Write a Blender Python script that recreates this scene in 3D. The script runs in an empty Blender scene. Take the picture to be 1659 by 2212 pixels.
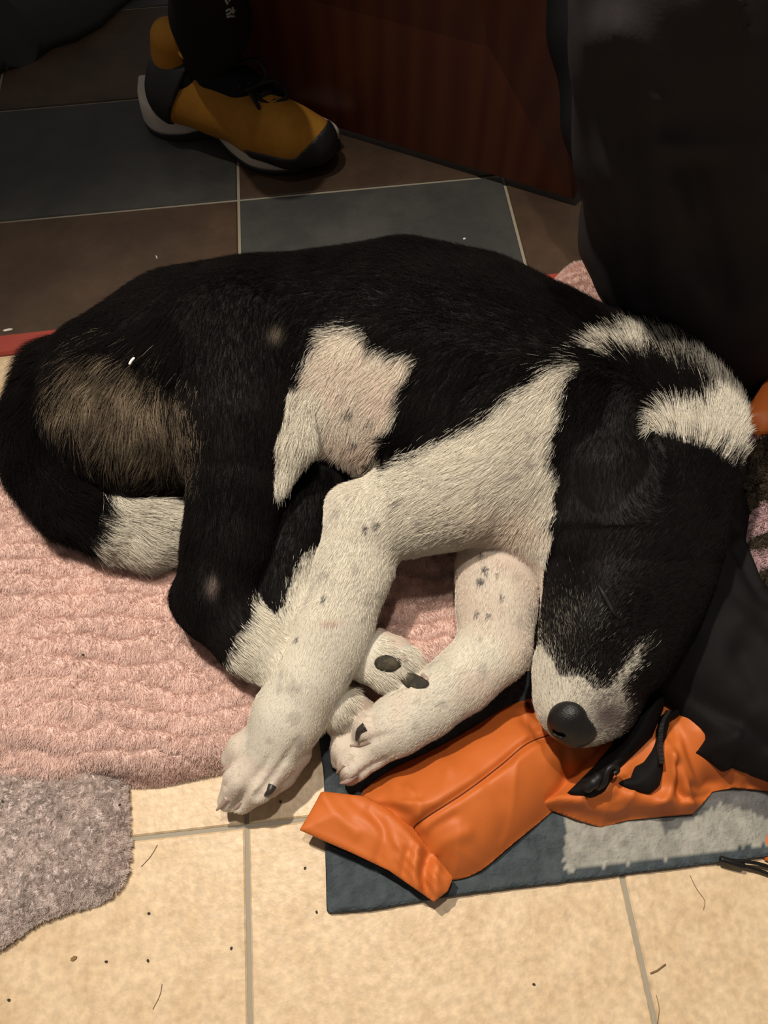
import bpy, math
import numpy as np
from mathutils import Matrix, Vector

rng = np.random.default_rng(7)
C = bpy.context.scene.collection
scene = bpy.context.scene

# ------------------------------------------------------------------ camera
H = 0.78                      # lens height above the floor, metres
FPX = 1640.0                  # focal length in pixels of the 1659x2212 frame
CX, CY = 829.5, 1106.0
_p, _y, _r = np.radians([62.268, -3.109, -3.165])
_d = np.array([0, np.cos(_p), -np.sin(_p)]); _R = np.array([1., 0, 0]); _U = np.cross(_R, _d)
_R2 = _R * np.cos(_r) + _U * np.sin(_r); _U2 = -_R * np.sin(_r) + _U * np.cos(_r)
_Z = np.array([[np.cos(_y), -np.sin(_y), 0], [np.sin(_y), np.cos(_y), 0], [0, 0, 1]])
CR, CU, CD = _Z @ _R2, _Z @ _U2, _Z @ _d
CAM = np.array([0, 0, H])
cam_data = bpy.data.cameras.new('camera'); cam = bpy.data.objects.new('camera', cam_data); C.objects.link(cam)
cam_data.sensor_fit = 'HORIZONTAL'; cam_data.sensor_width = 36; cam_data.lens = FPX / 1659 * 36
cam_data.clip_start = 0.02; cam_data.clip_end = 50
cam.matrix_world = Matrix(((CR[0], CU[0], -CD[0], CAM[0]), (CR[1], CU[1], -CD[1], CAM[1]), (CR[2], CU[2], -CD[2], CAM[2]), (0, 0, 0, 1)))
scene.camera = cam

# ------------------------------------------------------------------ light and exposure
scene.view_settings.view_transform = 'Standard'
scene.view_settings.look = 'None'
scene.view_settings.gamma = 1
scene.view_settings.use_curve_mapping = False
scene.view_settings.exposure = 0.0
scene.cycles.use_denoising = True
scene.cycles.max_bounces = 5
scene.cycles_curves.shape = 'RIBBONS'
world = bpy.data.worlds.new('world'); scene.world = world; world.use_nodes = True
bg = world.node_tree.nodes['Background']
bg.inputs[0].default_value = (1.0, 0.90, 0.80, 1); bg.inputs[1].default_value = 0.16

def spot(name, loc, aim, power, angle, blend, radius, col):
    l = bpy.data.lights.new(name, 'SPOT'); l.energy = power; l.spot_size = math.radians(angle); l.spot_blend = blend
    l.shadow_soft_size = radius; l.color = col
    o = bpy.data.objects.new(name, l); C.objects.link(o); o.location = loc
    o.rotation_euler = (Vector(aim) - Vector(loc)).to_track_quat('-Z', 'Y').to_euler()
    return o
spot('ceiling_spot', (-0.40, 0.80, 2.00), (0.05, 0.10, 0), 188, 62, 1.0, 0.026, (1.0, 0.90, 0.765))
spot('ceiling_spot', (0.08, 0.50, 2.20), (0.08, 0.08, 0), 84, 56, 1.0, 0.035, (1.0, 0.91, 0.79))

# ------------------------------------------------------------------ pixel <-> world
def ray(px, py):
    px = np.asarray(px, float); py = np.asarray(py, float)
    return CD + CR * ((px - CX) / FPX)[..., None] - CU * ((py - CY) / FPX)[..., None]
def W(px, py, z=0.0):
    v = ray(px, py); t = (np.asarray(z, float) - H) / v[..., 2]
    return CAM + v * t[..., None]
def SC(px, py, z):            # pixels per metre there
    return FPX / ((W(px, py, z) - CAM) @ CD)
def PX(P):
    v = np.asarray(P, float) - CAM; z = v @ CD
    return CX + FPX * (v @ CR) / z, CY - FPX * (v @ CU) / z

# ------------------------------------------------------------------ noise
def _hash(ix, iy, iz, s):
    n = (ix * 374761393 + iy * 668265263 + iz * 2147483647 % 1013904223 + iz * 1274126177 + s * 1442695041) & 0xffffffff
    n = ((n ^ (n >> 13)) * 1274126177) & 0xffffffff
    n = (n ^ (n >> 16)) & 0xffffffff
    return n / 4294967295.0
def noise3(P, scale, seed=0):
    q = np.asarray(P, float) * scale
    i = np.floor(q).astype(np.int64); f = q - i; f = f * f * (3 - 2 * f)
    r = 0
    for dx in (0, 1):
        for dy in (0, 1):
            for dz in (0, 1):
                w = (f[..., 0] if dx else 1 - f[..., 0]) * (f[..., 1] if dy else 1 - f[..., 1]) * (f[..., 2] if dz else 1 - f[..., 2])
                r = r + w * _hash(i[..., 0] + dx, i[..., 1] + dy, i[..., 2] + dz, seed)
    return r * 2 - 1
def fbm(P, scale, seed=0, octv=3):
    r = 0; a = 1
    for o in range(octv):
        r = r + a * noise3(P, scale * 2 ** o, seed + 11 * o); a *= .5
    return r

# ------------------------------------------------------------------ materials
def mat(name, col, rough=.6, spec=.5, attr=None, sheen=0, bump=None, var=None, coat=0, trans=0, subsurf=0):
    m = bpy.data.materials.new(name); m.use_nodes = True; nt = m.node_tree; b = nt.nodes['Principled BSDF']
    b.inputs['Base Color'].default_value = (*col, 1); b.inputs['Roughness'].default_value = rough
    b.inputs['Specular IOR Level'].default_value = spec
    if sheen: b.inputs['Sheen Weight'].default_value = sheen
    if coat: b.inputs['Coat Weight'].default_value = coat
    if subsurf:
        b.inputs['Subsurface Weight'].default_value = subsurf; b.inputs['Subsurface Scale'].default_value = .004
    tc = nt.nodes.new('ShaderNodeTexCoord')
    if attr:
        a = nt.nodes.new('ShaderNodeAttribute'); a.attribute_name = attr; nt.links.new(a.outputs['Color'], b.inputs['Base Color'])
    if var:                    # (scale, colour2, lo, hi) mottling
        n = nt.nodes.new('ShaderNodeTexNoise'); n.inputs['Scale'].default_value = var[0]; n.inputs['Detail'].default_value = 6
        n.inputs['Roughness'].default_value = .65
        r = nt.nodes.new('ShaderNodeMapRange'); r.inputs[1].default_value = var[2]; r.inputs[2].default_value = var[3]
        x = nt.nodes.new('ShaderNodeMix'); x.data_type = 'RGBA'
        x.inputs[6].default_value = (*col, 1); x.inputs[7].default_value = (*var[1], 1)
        nt.links.new(tc.outputs['Object'], n.inputs['Vector']); nt.links.new(n.outputs[0], r.inputs[0])
        nt.links.new(r.outputs[0], x.inputs[0]); nt.links.new(x.outputs[2], b.inputs['Base Color'])
    if bump:                   # (scale, strength, distance)
        n = nt.nodes.new('ShaderNodeTexNoise'); n.inputs['Scale'].default_value = bump[0]; n.inputs['Detail'].default_value = 5
        u = nt.nodes.new('ShaderNodeBump'); u.inputs['Strength'].default_value = bump[1]; u.inputs['Distance'].default_value = bump[2]
        nt.links.new(tc.outputs['Object'], n.inputs['Vector']); nt.links.new(n.outputs[0], u.inputs['Height']); nt.links.new(u.outputs[0], b.inputs['Normal'])
    return m

# ------------------------------------------------------------------ object helpers
def tag(o, label=None, cat=None, group=None, kind=None):
    if label: o['label'] = label
    if cat: o['category'] = cat
    if group: o['group'] = group
    if kind: o['kind'] = kind
    return o
def link_mesh(name, V, F, material, parent=None, smooth=True, mats=None, midx=None):
    me = bpy.data.meshes.new(name)
    V = np.asarray(V, float)
    if isinstance(F, np.ndarray):
        n, k = F.shape
        me.vertices.add(len(V)); me.vertices.foreach_set('co', V.ravel())
        me.loops.add(n * k); me.loops.foreach_set('vertex_index', F.ravel().astype(np.int32))
        me.polygons.add(n); me.polygons.foreach_set('loop_start', (np.arange(n) * k).astype(np.int32))
        me.update(calc_edges=True); me.validate()
    else:
        me.from_pydata([tuple(v) for v in V], [], [tuple(int(i) for i in f) for f in F]); me.update()
    for m in (mats or [material]): me.materials.append(m)
    if midx is not None: me.polygons.foreach_set('material_index', np.asarray(midx, np.int32))
    me.polygons.foreach_set('use_smooth', [smooth] * len(me.polygons))
    o = bpy.data.objects.new(name, me); C.objects.link(o)
    if parent is not None:
        o.parent = parent; o.matrix_parent_inverse = parent.matrix_world.inverted()
    return o
def empty(name, loc):
    o = bpy.data.objects.new(name, None); C.objects.link(o); o.location = tuple(loc); o.empty_display_size = .05
    o.matrix_world = Matrix.Translation(Vector(tuple(loc)))
    return o
def box_mesh(x0, x1, y0, y1, z0, z1, bev=0.0):
    """box with chamfered top edge"""
    b = bev
    V = [(x0, y0, z0), (x1, y0, z0), (x1, y1, z0), (x0, y1, z0), (x0, y0, z1 - b), (x1, y0, z1 - b), (x1, y1, z1 - b), (x0, y1, z1 - b),
         (x0 + b, y0 + b, z1), (x1 - b, y0 + b, z1), (x1 - b, y1 - b, z1), (x0 + b, y1 - b, z1)]
    F = [(3, 2, 1, 0)] + [(i, (i + 1) % 4, (i + 1) % 4 + 4, i + 4) for i in range(4)] + [(i + 4, (i + 1) % 4 + 4, (i + 1) % 4 + 8, i + 8) for i in range(4)] + [(8, 9, 10, 11)]
    return V, F
def tube(points, radii, seg=8):
    P = np.asarray(points, float); n = len(P)
    r = np.full(n, radii) if np.isscalar(radii) else np.asarray(radii, float)
    T = np.gradient(P, axis=0); T /= np.linalg.norm(T, axis=1)[:, None] + 1e-12
    up = np.array([0, 0, 1.]); V = []
    for i in range(n):
        a = np.cross(T[i], up); 
        if np.linalg.norm(a) < 1e-3: a = np.cross(T[i], [1, 0, 0])
        a /= np.linalg.norm(a); b = np.cross(a, T[i])
        for k in range(seg):
            t = 2 * math.pi * k / seg; V.append(P[i] + r[i] * (a * math.cos(t) + b * math.sin(t)))
    F = [(i * seg + k, i * seg + (k + 1) % seg, (i + 1) * seg + (k + 1) % seg, (i + 1) * seg + k) for i in range(n - 1) for k in range(seg)]
    F += [tuple(range(seg))[::-1], tuple((n - 1) * seg + k for k in range(seg))]
    return V, F
def spline(pts, n=8):
    P = np.asarray(pts, float); out = []
    Q = np.vstack([2 * P[0] - P[1], P, 2 * P[-1] - P[-2]])
    for i in range(1, len(Q) - 2):
        for t in np.linspace(0, 1, n, endpoint=False):
            a, b, c, d = Q[i - 1], Q[i], Q[i + 1], Q[i + 2]
            out.append(.5 * (2 * b + (c - a) * t + (2 * a - 5 * b + 4 * c - d) * t * t + (3 * b - a - 3 * c + d) * t ** 3))
    out.append(P[-1]); return np.array(out)
def seg_dist(x, y, poly, closed=False):
    """distance to polyline, plus parameter and nearest point"""
    P = np.asarray(poly, float); best = np.full(x.shape, 1e9); nx = np.zeros(x.shape); ny = np.zeros(x.shape)
    m = len(P) if closed else len(P) - 1
    for i in range(m):
        a = P[i]; b = P[(i + 1) % len(P)]; d = b - a; L = d @ d + 1e-12
        t = np.clip(((x - a[0]) * d[0] + (y - a[1]) * d[1]) / L, 0, 1)
        qx = a[0] + t * d[0]; qy = a[1] + t * d[1]; dd = (x - qx) ** 2 + (y - qy) ** 2
        k = dd < best; best = np.where(k, dd, best); nx = np.where(k, qx, nx); ny = np.where(k, qy, ny)
    return np.sqrt(best), nx, ny
def inside(x, y, poly):
    P = np.asarray(poly, float); r = np.zeros(x.shape, bool); j = len(P) - 1
    for i in range(len(P)):
        xi, yi = P[i]; xj, yj = P[j]
        c = ((yi > y) != (yj > y)) & (x < (xj - xi) * (y - yi) / (yj - yi + 1e-15) + xi)
        r ^= c; j = i
    return r
def outline_xy(px, z, smooth=0):
    P = np.array([W(a, b, z)[:2] for a, b in px])
    if smooth:
        P = spline(np.vstack([P, P[:1]]), smooth)[:-1]
    return P
def creases(x, y, lst, z):
    h = np.zeros(x.shape)
    for pts, depth, width in lst:
        P = np.array([W(a, b, z)[:2] for a, b in pts]); 
        if len(P) > 2: P = spline(P, 5)
        d, _, _ = seg_dist(x, y, P); w = width / 2000.0
        h += depth * np.exp(-(d / w) ** 2)
    return h
def cloth(name, px, z, fn, material, base=0.0, step=.004, smooth=0, parent=None, slope=None, color=None):
    """a lying piece of cloth with thickness: top surface fn(x, y, d to edge), side walls down to base"""
    P = outline_xy(px, z, smooth)
    x0, y0 = P.min(0) - step; x1, y1 = P.max(0) + step
    nx = int((x1 - x0) / step) + 2; ny = int((y1 - y0) / step) + 2
    X, Y = np.meshgrid(x0 + step * np.arange(nx), y0 + step * np.arange(ny), indexing='ij')
    ins = inside(X, Y, P); D, QX, QY = seg_dist(X, Y, P, True)
    cell = ins[:-1, :-1] | ins[1:, :-1] | ins[1:, 1:] | ins[:-1, 1:]
    # drop cells holding only slivers
    X = np.where(ins, X, QX); Y = np.where(ins, Y, QY); D = np.where(ins, D, 0)
    Zt = fn(X, Y, D)
    idx = -np.ones(X.shape, int); used = np.zeros(X.shape, bool)
    used[:-1, :-1] |= cell; used[1:, :-1] |= cell; used[1:, 1:] |= cell; used[:-1, 1:] |= cell
    idx[used] = np.arange(used.sum())
    V = np.stack([X[used], Y[used], Zt[used]], 1)
    F = np.stack([idx[:-1, :-1][cell], idx[1:, :-1][cell], idx[1:, 1:][cell], idx[:-1, 1:][cell]], 1)
    # bottom + skirt
    n = len(V); e = {}
    for a, b in ((0, 1), (1, 2), (2, 3), (3, 0)):
        pass
    E1 = np.vstack([F[:, [0, 1]], F[:, [1, 2]], F[:, [2, 3]], F[:, [3, 0]]])
    key = E1[:, 0].astype(np.int64) * n + E1[:, 1]; rev = E1[:, 1].astype(np.int64) * n + E1[:, 0]
    bd = E1[~np.isin(key, rev)]
    bz = base(V[:, 0], V[:, 1]) if callable(base) else np.full(n, base)
    VB = V.copy(); VB[:, 2] = np.minimum(bz, V[:, 2] - .0005)
    SK = np.stack([bd[:, 1], bd[:, 0], bd[:, 0] + n, bd[:, 1] + n], 1)
    FF = np.vstack([F, F[:, ::-1] + n, SK])
    o = link_mesh(name, np.vstack([V, VB]), FF, material, parent)
    if color is not None:
        cc = color(V[:, 0], V[:, 1]); cc = np.vstack([cc, cc])
        a = o.data.color_attributes.new('tint', 'FLOAT_COLOR', 'POINT'); a.data.foreach_set('color', np.hstack([cc, np.ones((len(cc), 1))]).ravel())
    return o, P

# ------------------------------------------------------------------ implicit bodies -> mesh (surface nets)
def sd_capsule(P, a, ra, b, rb):
    a = np.asarray(a); b = np.asarray(b); d = b - a; L = d @ d
    t = np.clip(((P - a) @ d) / L, 0, 1) if L > 1e-9 else np.zeros(P.shape[:-1])
    q = P - a - t[..., None] * d
    return np.sqrt((q * q).sum(-1)) - (ra + (rb - ra) * t)
def net(field, lo, h):
    """surface nets on field (nx,ny,nz), negative inside"""
    s = field < 0; nx, ny, nz = field.shape
    c = np.zeros((nx - 1, ny - 1, nz - 1), np.int8)
    for i in (0, 1):
        for j in (0, 1):
            for k in (0, 1): c += s[i:nx - 1 + i, j:ny - 1 + j, k:nz - 1 + k]
    act = (c > 0) & (c < 8); A = np.argwhere(act)
    idx = -np.ones(act.shape, np.int64); idx[act] = np.arange(len(A))
    acc = np.zeros((len(A), 3)); cnt = np.zeros(len(A))
    cor = [(i, j, k) for i in (0, 1) for j in (0, 1) for k in (0, 1)]
    for ca in cor:
        for ax in range(3):
            if ca[ax]: continue
            cb = list(ca); cb[ax] = 1
            fa = field[A[:, 0] + ca[0], A[:, 1] + ca[1], A[:, 2] + ca[2]]; fb = field[A[:, 0] + cb[0], A[:, 1] + cb[1], A[:, 2] + cb[2]]
            m = (fa < 0) != (fb < 0); t = fa / np.where(m, fa - fb, 1)
            p = np.tile(np.array(ca, float), (len(A), 1)); p[:, ax] = t
            acc[m] += p[m]; cnt += m
    V = lo + h * (A + acc / cnt[:, None])
    F = []
    for ax in range(3):
        o1, o2 = (ax + 1) % 3, (ax + 2) % 3
        sl = [slice(1, -1)] * 3; sl[ax] = slice(0, -1)
        sa = s[tuple(sl)]; sl2 = list(sl); sl2[ax] = slice(1, None); sb = s[tuple(sl2)]
        m = sa != sb; E = np.argwhere(m)
        off = np.ones(3, int); off[ax] = 0; E = E + off; flip = sa[m]
        def g(d1, d2):
            q = E.copy(); q[:, o1] += d1; q[:, o2] += d2; return idx[q[:, 0], q[:, 1], q[:, 2]]
        q = np.stack([g(-1, -1), g(0, -1), g(0, 0), g(-1, 0)], 1)
        q[~flip] = q[~flip][:, ::-1]
        F.append(q)
    F = np.vstack(F); F = F[(F >= 0).all(1)]
    return V, F
def lap(V, F, it=2, w=.5):
    E = np.vstack([F[:, [0, 1]], F[:, [1, 2]], F[:, [2, 3]], F[:, [3, 0]]]); n = len(V)
    cnt = np.bincount(E.ravel(), minlength=n)[:, None] + 1e-9
    for _ in range(it):
        S = np.stack([np.bincount(E[:, 0], V[E[:, 1], k], n) + np.bincount(E[:, 1], V[E[:, 0], k], n) for k in range(3)], 1)
        V = V * (1 - w) + w * S / cnt
    return V
def normals(V, F):
    N = np.cross(V[F[:, 2]] - V[F[:, 0]], V[F[:, 3]] - V[F[:, 1]]); n = len(V); out = np.zeros((n, 3))
    for k in range(4):
        for a in range(3): out[:, a] += np.bincount(F[:, k], N[:, a], n)
    return out / (np.linalg.norm(out, axis=1)[:, None] + 1e-12)
class Body:
    """prims: list of (a, ra, b, rb, tag). groups: list of (k, [indices])"""
    def __init__(s): s.pr = []; s.names = []
    def add(s, name, *pts):
        """chain of (px, py, z, r_px)"""
        pts = [(W(p[0], p[1], p[2]), p[3] / SC(p[0], p[1], p[2])) for p in pts]
        if len(pts) == 1: pts = pts * 2
        ids = []
        for (a, ra), (b, rb) in zip(pts[:-1], pts[1:]):
            s.pr.append((a, ra, b, rb)); s.names.append(name); ids.append(len(s.pr) - 1)
        return ids
    def bounds(s, pad):
        P = np.array([q for p in s.pr for q in (p[0] - p[1], p[0] + p[1], p[2] - p[3], p[2] + p[3])])
        return P.min(0) - pad, P.max(0) + pad
    def field(s, groups, h, post=None, pad=.012, floor=None, carve=()):
        lo, hi = s.bounds(pad); n = np.ceil((hi - lo) / h).astype(int) + 1
        ax = [lo[i] + h * np.arange(n[i]) for i in range(3)]
        out = np.full(n, .05, np.float32)
        for k, ids in groups:
            acc = np.zeros(n, np.float32)
            for i in ids:
                a, ra, b, rb = s.pr[i]; m = 6 * k + .004
                l = np.minimum(a - ra, b - rb) - m; u = np.maximum(a + ra, b + rb) + m
                s0 = np.maximum(((l - lo) / h).astype(int), 0); s1 = np.minimum(((u - lo) / h).astype(int) + 2, n)
                G = np.stack(np.meshgrid(*[ax[j][s0[j]:s1[j]] for j in range(3)], indexing='ij'), -1)
                d = sd_capsule(G, a, ra, b, rb)
                acc[s0[0]:s1[0], s0[1]:s1[1], s0[2]:s1[2]] += np.exp(-np.clip(d, -.3, .3) / k).astype(np.float32) if k > .004 else np.exp(np.clip(-d / k, -60, 80)).astype(np.float32)
            f = np.where(acc > 0, -k * np.log(np.maximum(acc, 1e-30)), .05)
            out = np.minimum(out, f)
        for a, ra, b, rb in carve:
            l = np.minimum(a - ra, b - rb) - .004; u = np.maximum(a + ra, b + rb) + .004
            s0 = np.maximum(((l - lo) / h).astype(int), 0); s1 = np.minimum(((u - lo) / h).astype(int) + 2, n)
            G = np.stack(np.meshgrid(*[ax[j][s0[j]:s1[j]] for j in range(3)], indexing='ij'), -1); w = (slice(s0[0], s1[0]), slice(s0[1], s1[1]), slice(s0[2], s1[2]))
            out[w] = np.maximum(out[w], -sd_capsule(G, a, ra, b, rb))
        if post is not None:
            G = np.stack(np.meshgrid(*ax, indexing='ij'), -1); out = post(out, G)
        if floor is not None:
            out = np.maximum(out, floor - ax[2][None, None, :])
        return out, lo
def hairs(name, roots, dirs, normals_, length, r0, r1, cols, material, parent, pts=4, bend=.5, jit=.25, seed=1):
    g = np.random.default_rng(seed); N = len(roots)
    dirs = dirs + g.normal(0, jit, dirs.shape); dirs /= np.linalg.norm(dirs, axis=1)[:, None] + 1e-9
    t = np.linspace(0, 1, pts)[None, :, None]
    # start lifted along the normal, lie down along dirs
    P = roots[:, None, :] + length[:, None, None] * (dirs[:, None, :] * t * (1 - bend * .2 * (1 - t)) + normals_[:, None, :] * (bend * (t - .62 * t * t)))
    cu = bpy.data.hair_curves.new(name); cu.add_curves([pts] * N)
    cu.attributes['position'].data.foreach_set('vector', P.astype(np.float32).ravel())
    ra = cu.attributes.get('radius') or cu.attributes.new('radius', 'FLOAT', 'POINT')
    r = (r0 + (r1 - r0) * np.linspace(0, 1, pts) ** 1.5)[None, :] * np.ones((N, 1)) if np.isscalar(r0) else r0[:, None] * (1 - .8 * np.linspace(0, 1, pts)[None, :] ** 1.5)
    ra.data.foreach_set('value', r.astype(np.float32).ravel())
    ca = cu.attributes.new('tint', 'FLOAT_COLOR', 'CURVE')
    ca.data.foreach_set('color', np.hstack([cols, np.ones((N, 1))]).astype(np.float32).ravel())
    cu.materials.append(material)
    o = bpy.data.objects.new(name, cu); C.objects.link(o)
    if parent is not None: o.parent = parent; o.matrix_parent_inverse = parent.matrix_world.inverted()
    return o
def sample_quads(V, F, n, weight=None, seed=0):
    g = np.random.default_rng(seed)
    A = np.linalg.norm(np.cross(V[F[:, 2]] - V[F[:, 0]], V[F[:, 3]] - V[F[:, 1]]), axis=1) / 2
    if weight is not None: A = A * weight
    f = g.choice(len(F), n, p=A / A.sum()); u = g.random((n, 1)); v = g.random((n, 1)); q = F[f]
    w = [(1 - u) * (1 - v), u * (1 - v), u * v, (1 - u) * v]
    return f, q, w
def interp(A, q, w): return sum(A[q[:, i]] * w[i] for i in range(4))

# ================================================================== FLOOR
M_beige = mat('beige_tile', (.60, .455, .295), .42, .4, var=(24, (.50, .355, .205), .42, .72), bump=(160, .25, .002))
_nt = M_beige.node_tree                       # finer speckle over the mottling
_b = _nt.nodes['Principled BSDF']; _src = _b.inputs['Base Color'].links[0].from_socket
_n2 = _nt.nodes.new('ShaderNodeTexNoise'); _n2.inputs['Scale'].default_value = 130; _n2.inputs['Detail'].default_value = 4
_r2 = _nt.nodes.new('ShaderNodeMapRange'); _r2.inputs[1].default_value = .35; _r2.inputs[2].default_value = .68; _r2.inputs[3].default_value = .86; _r2.inputs[4].default_value = 1.1
_mx = _nt.nodes.new('ShaderNodeVectorMath'); _mx.operation = 'SCALE'
_tc = [n for n in _nt.nodes if n.type == 'TEX_COORD'][0]
_nt.links.new(_tc.outputs['Object'], _n2.inputs['Vector']); _nt.links.new(_n2.outputs[0], _r2.inputs[0])
_nt.links.new(_src, _mx.inputs[0]); _nt.links.new(_r2.outputs[0], _mx.inputs['Scale']); _nt.links.new(_mx.outputs[0], _b.inputs['Base Color'])
M_grout = mat('grey_grout', (.29, .26, .205), .9, .2, bump=(300, .4, .001))
M_grout2 = mat('pale_grout', (.27, .24, .18), .9, .2)
M_slate = mat('grey_slate_tile', (.036, .037, .036), .5, .3, var=(9, (.060, .058, .053), .4, .7), bump=(60, .25, .003))
M_slateb = mat('brown_slate_tile', (.045, .026, .016), .5, .3, var=(9, (.075, .045, .026), .4, .7), bump=(60, .25, .003))
M_redwood = mat('red_wood', (.30, .045, .03), .4, .5, bump=(90, .2, .001))

gap = .0042
def tiles(xs, ys, name, matfn, mats, grout, lim):
    V, F, mi = [], [], []
    for i in range(len(xs) - 1):
        for j in range(len(ys) - 1):
            x0, x1 = xs[i] + gap * .5, xs[i + 1] - gap * .5; y0, y1 = ys[j] + gap * .5, ys[j + 1] - gap * .5
            if y1 < lim[0] + .01 or y0 > lim[1] - .01: continue
            v, f = box_mesh(x0, x1, max(y0, lim[0]), min(y1, lim[1]), -.012, 0, .0016)
            F += [tuple(k + len(V) for k in q) for q in f]; V += v; mi += [matfn(i, j)] * len(f)
    v, f = box_mesh(xs[0], xs[-1], max(ys[0], lim[0]), min(ys[-1], lim[1]), -.03, -.0022, 0)
    F += [tuple(k + len(V) for k in q) for q in f]; V += v; mi += [len(mats)] * len(f)
    o = link_mesh(name, V, F, None, mats=mats + [grout], midx=mi, smooth=False)
    return tag(o, kind='structure')
TB = .4424 * H
xb = [-.1866 * H + TB * i + .002 for i in range(-5, 7)]; yb = [.1115 * H + TB * i for i in range(-4, 5)]
YT = .925 * H
tiles(xb, yb, 'floor', lambda i, j: 0, [M_beige], M_grout, (-9, YT))
xd = [-.1787 * H + .51 * H * i for i in range(-5, 7)]; yd = [1.2285 * H + .338 * H * i for i in range(-2, 7)]
tiles(xd, yd, 'floor', lambda i, j: (i + j) % 2, [M_slate, M_slateb], M_grout2, (YT, 9))
# red wood threshold between the two floors
v, f = box_mesh(-1.2, 1.3, -.017, .017, 0, .006, .003)
th = link_mesh('trim_1', v, f, M_redwood, smooth=False); tag(th, 'red brown wooden threshold strip between beige and dark tiles', kind='structure')
th.location = (0, .930 * H - .0, 0); th.rotation_euler = (0, 0, math.radians(1.2))

# ------------------------------------------------------------------ wooden door panel, ajar and leaning
M_panel = mat('dark_cherry_wood', (.115, .022, .010), .38, .45)
nt = M_panel.node_tree; b = nt.nodes['Principled BSDF']; tc = nt.nodes.new('ShaderNodeTexCoord'); mp = nt.nodes.new('ShaderNodeMapping')
mp.inputs['Scale'].default_value = (5, 5, .7); wv = nt.nodes.new('ShaderNodeTexWave'); wv.inputs['Scale'].default_value = 1.1; wv.inputs['Distortion'].default_value = 9
wv.inputs['Detail'].default_value = 3; x = nt.nodes.new('ShaderNodeMix'); x.data_type = 'RGBA'; x.inputs[6].default_value = (.062, .012, .006, 1); x.inputs[7].default_value = (.082, .022, .008, 1)
nt.links.new(tc.outputs['Generated'], mp.inputs[0]); nt.links.new(mp.outputs[0], wv.inputs[0]); nt.links.new(wv.outputs[0], x.inputs[0]); nt.links.new(x.outputs[2], b.inputs['Base Color'])
b0 = W(1240, 432, .012); b1 = W(700, 268, .012); e = b1 - b0; L = np.linalg.norm(e); e /= L
d1_ = ray(1240, 432); d2_ = ray(1187, 0); n_ = np.cross(d1_, d2_); n_ /= np.linalg.norm(n_)
u = np.array([0, 0, 1.]) - n_ * n_[2]; u /= np.linalg.norm(u)          # the free edge leans a little in its own plane
nn = np.cross(e, [0, 0, 1.])
if nn @ (CAM - b0) > 0: nn = -nn
Wd, Hd, Td = L + .25, .80, .022
V = [b0 + nn * w + q for w in (0, Td) for q in (e * 0, e * Wd, e * Wd + np.array([0, 0, Hd]), u * Hd / u[2])]
F = [(0, 1, 2, 3), (7, 6, 5, 4), (0, 4, 5, 1), (1, 5, 6, 2), (2, 6, 7, 3), (3, 7, 4, 0)]
pn = link_mesh('door_1', V, F, M_panel, smooth=False); tag(pn, 'dark cherry red wooden door standing ajar above the dark tiles', kind='structure')
bv = pn.modifiers.new('b', 'BEVEL'); bv.width = .002; bv.segments = 2

# ================================================================== MAT, THROW, BLANKET
M_mat = mat('door_mat', (.5, .5, .5), .95, .1, attr='tint', bump=(260, .9, .003))
def mat_top(x, y, d):
    P = np.stack([x, y, x * 0], -1)
    rim = np.exp(-((d - .004) / .004) ** 2) * .0022
    return .0055 + rim + np.clip(d / .003, 0, 1) * .001 + .0011 * fbm(P, 120, 3)
mat_px = [(686, 1570), (700, 1680), (703, 1850), (706, 1968), (712, 1972), (800, 1966), (1000, 1932), (1200, 1908), (1400, 1882), (1560, 1862), (1720, 1842), (1900, 1810), (1900, 1300), (1500, 1250), (1180, 1440), (950, 1500)]
def block(x, y):
    """the woven blocks: dark slate blue, mid grey and pale grey"""
    px, py = PX(np.stack([x, y, x * 0 + .006], -1))
    n = noise3(np.stack([x, y, x * 0], -1), 260, 5) * 6
    c = np.tile([.052, .064, .071], (len(x), 1))
    pale = inside(px + n, py + n, [(1222, 1760), (1218, 1883), (1400, 1858), (1560, 1838), (1700, 1824), (1900, 1800), (1900, 1690), (1640, 1760), (1560, 1735), (1500, 1760), (1440, 1800), (1400, 1720), (1230, 1700)])
    c[pale] = (.27, .265, .235)
    mid = inside(px + n, py + n, [(1380, 1680), (1440, 1802), (1500, 1765), (1560, 1735), (1660, 1768), (1900, 1700), (1900, 1500), (1380, 1600)])
    c[mid] = (.105, .105, .105)
    k = 1 + .22 * fbm(np.stack([x, y, x * 0], -1), 150, 9)
    return c * k[:, None]
matt, _ = cloth('door_mat', mat_px, .004, mat_top, M_mat, step=.0032, color=block)
tag(matt, 'slate blue and grey woven doormat lying under the orange jacket', 'mat')

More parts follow.
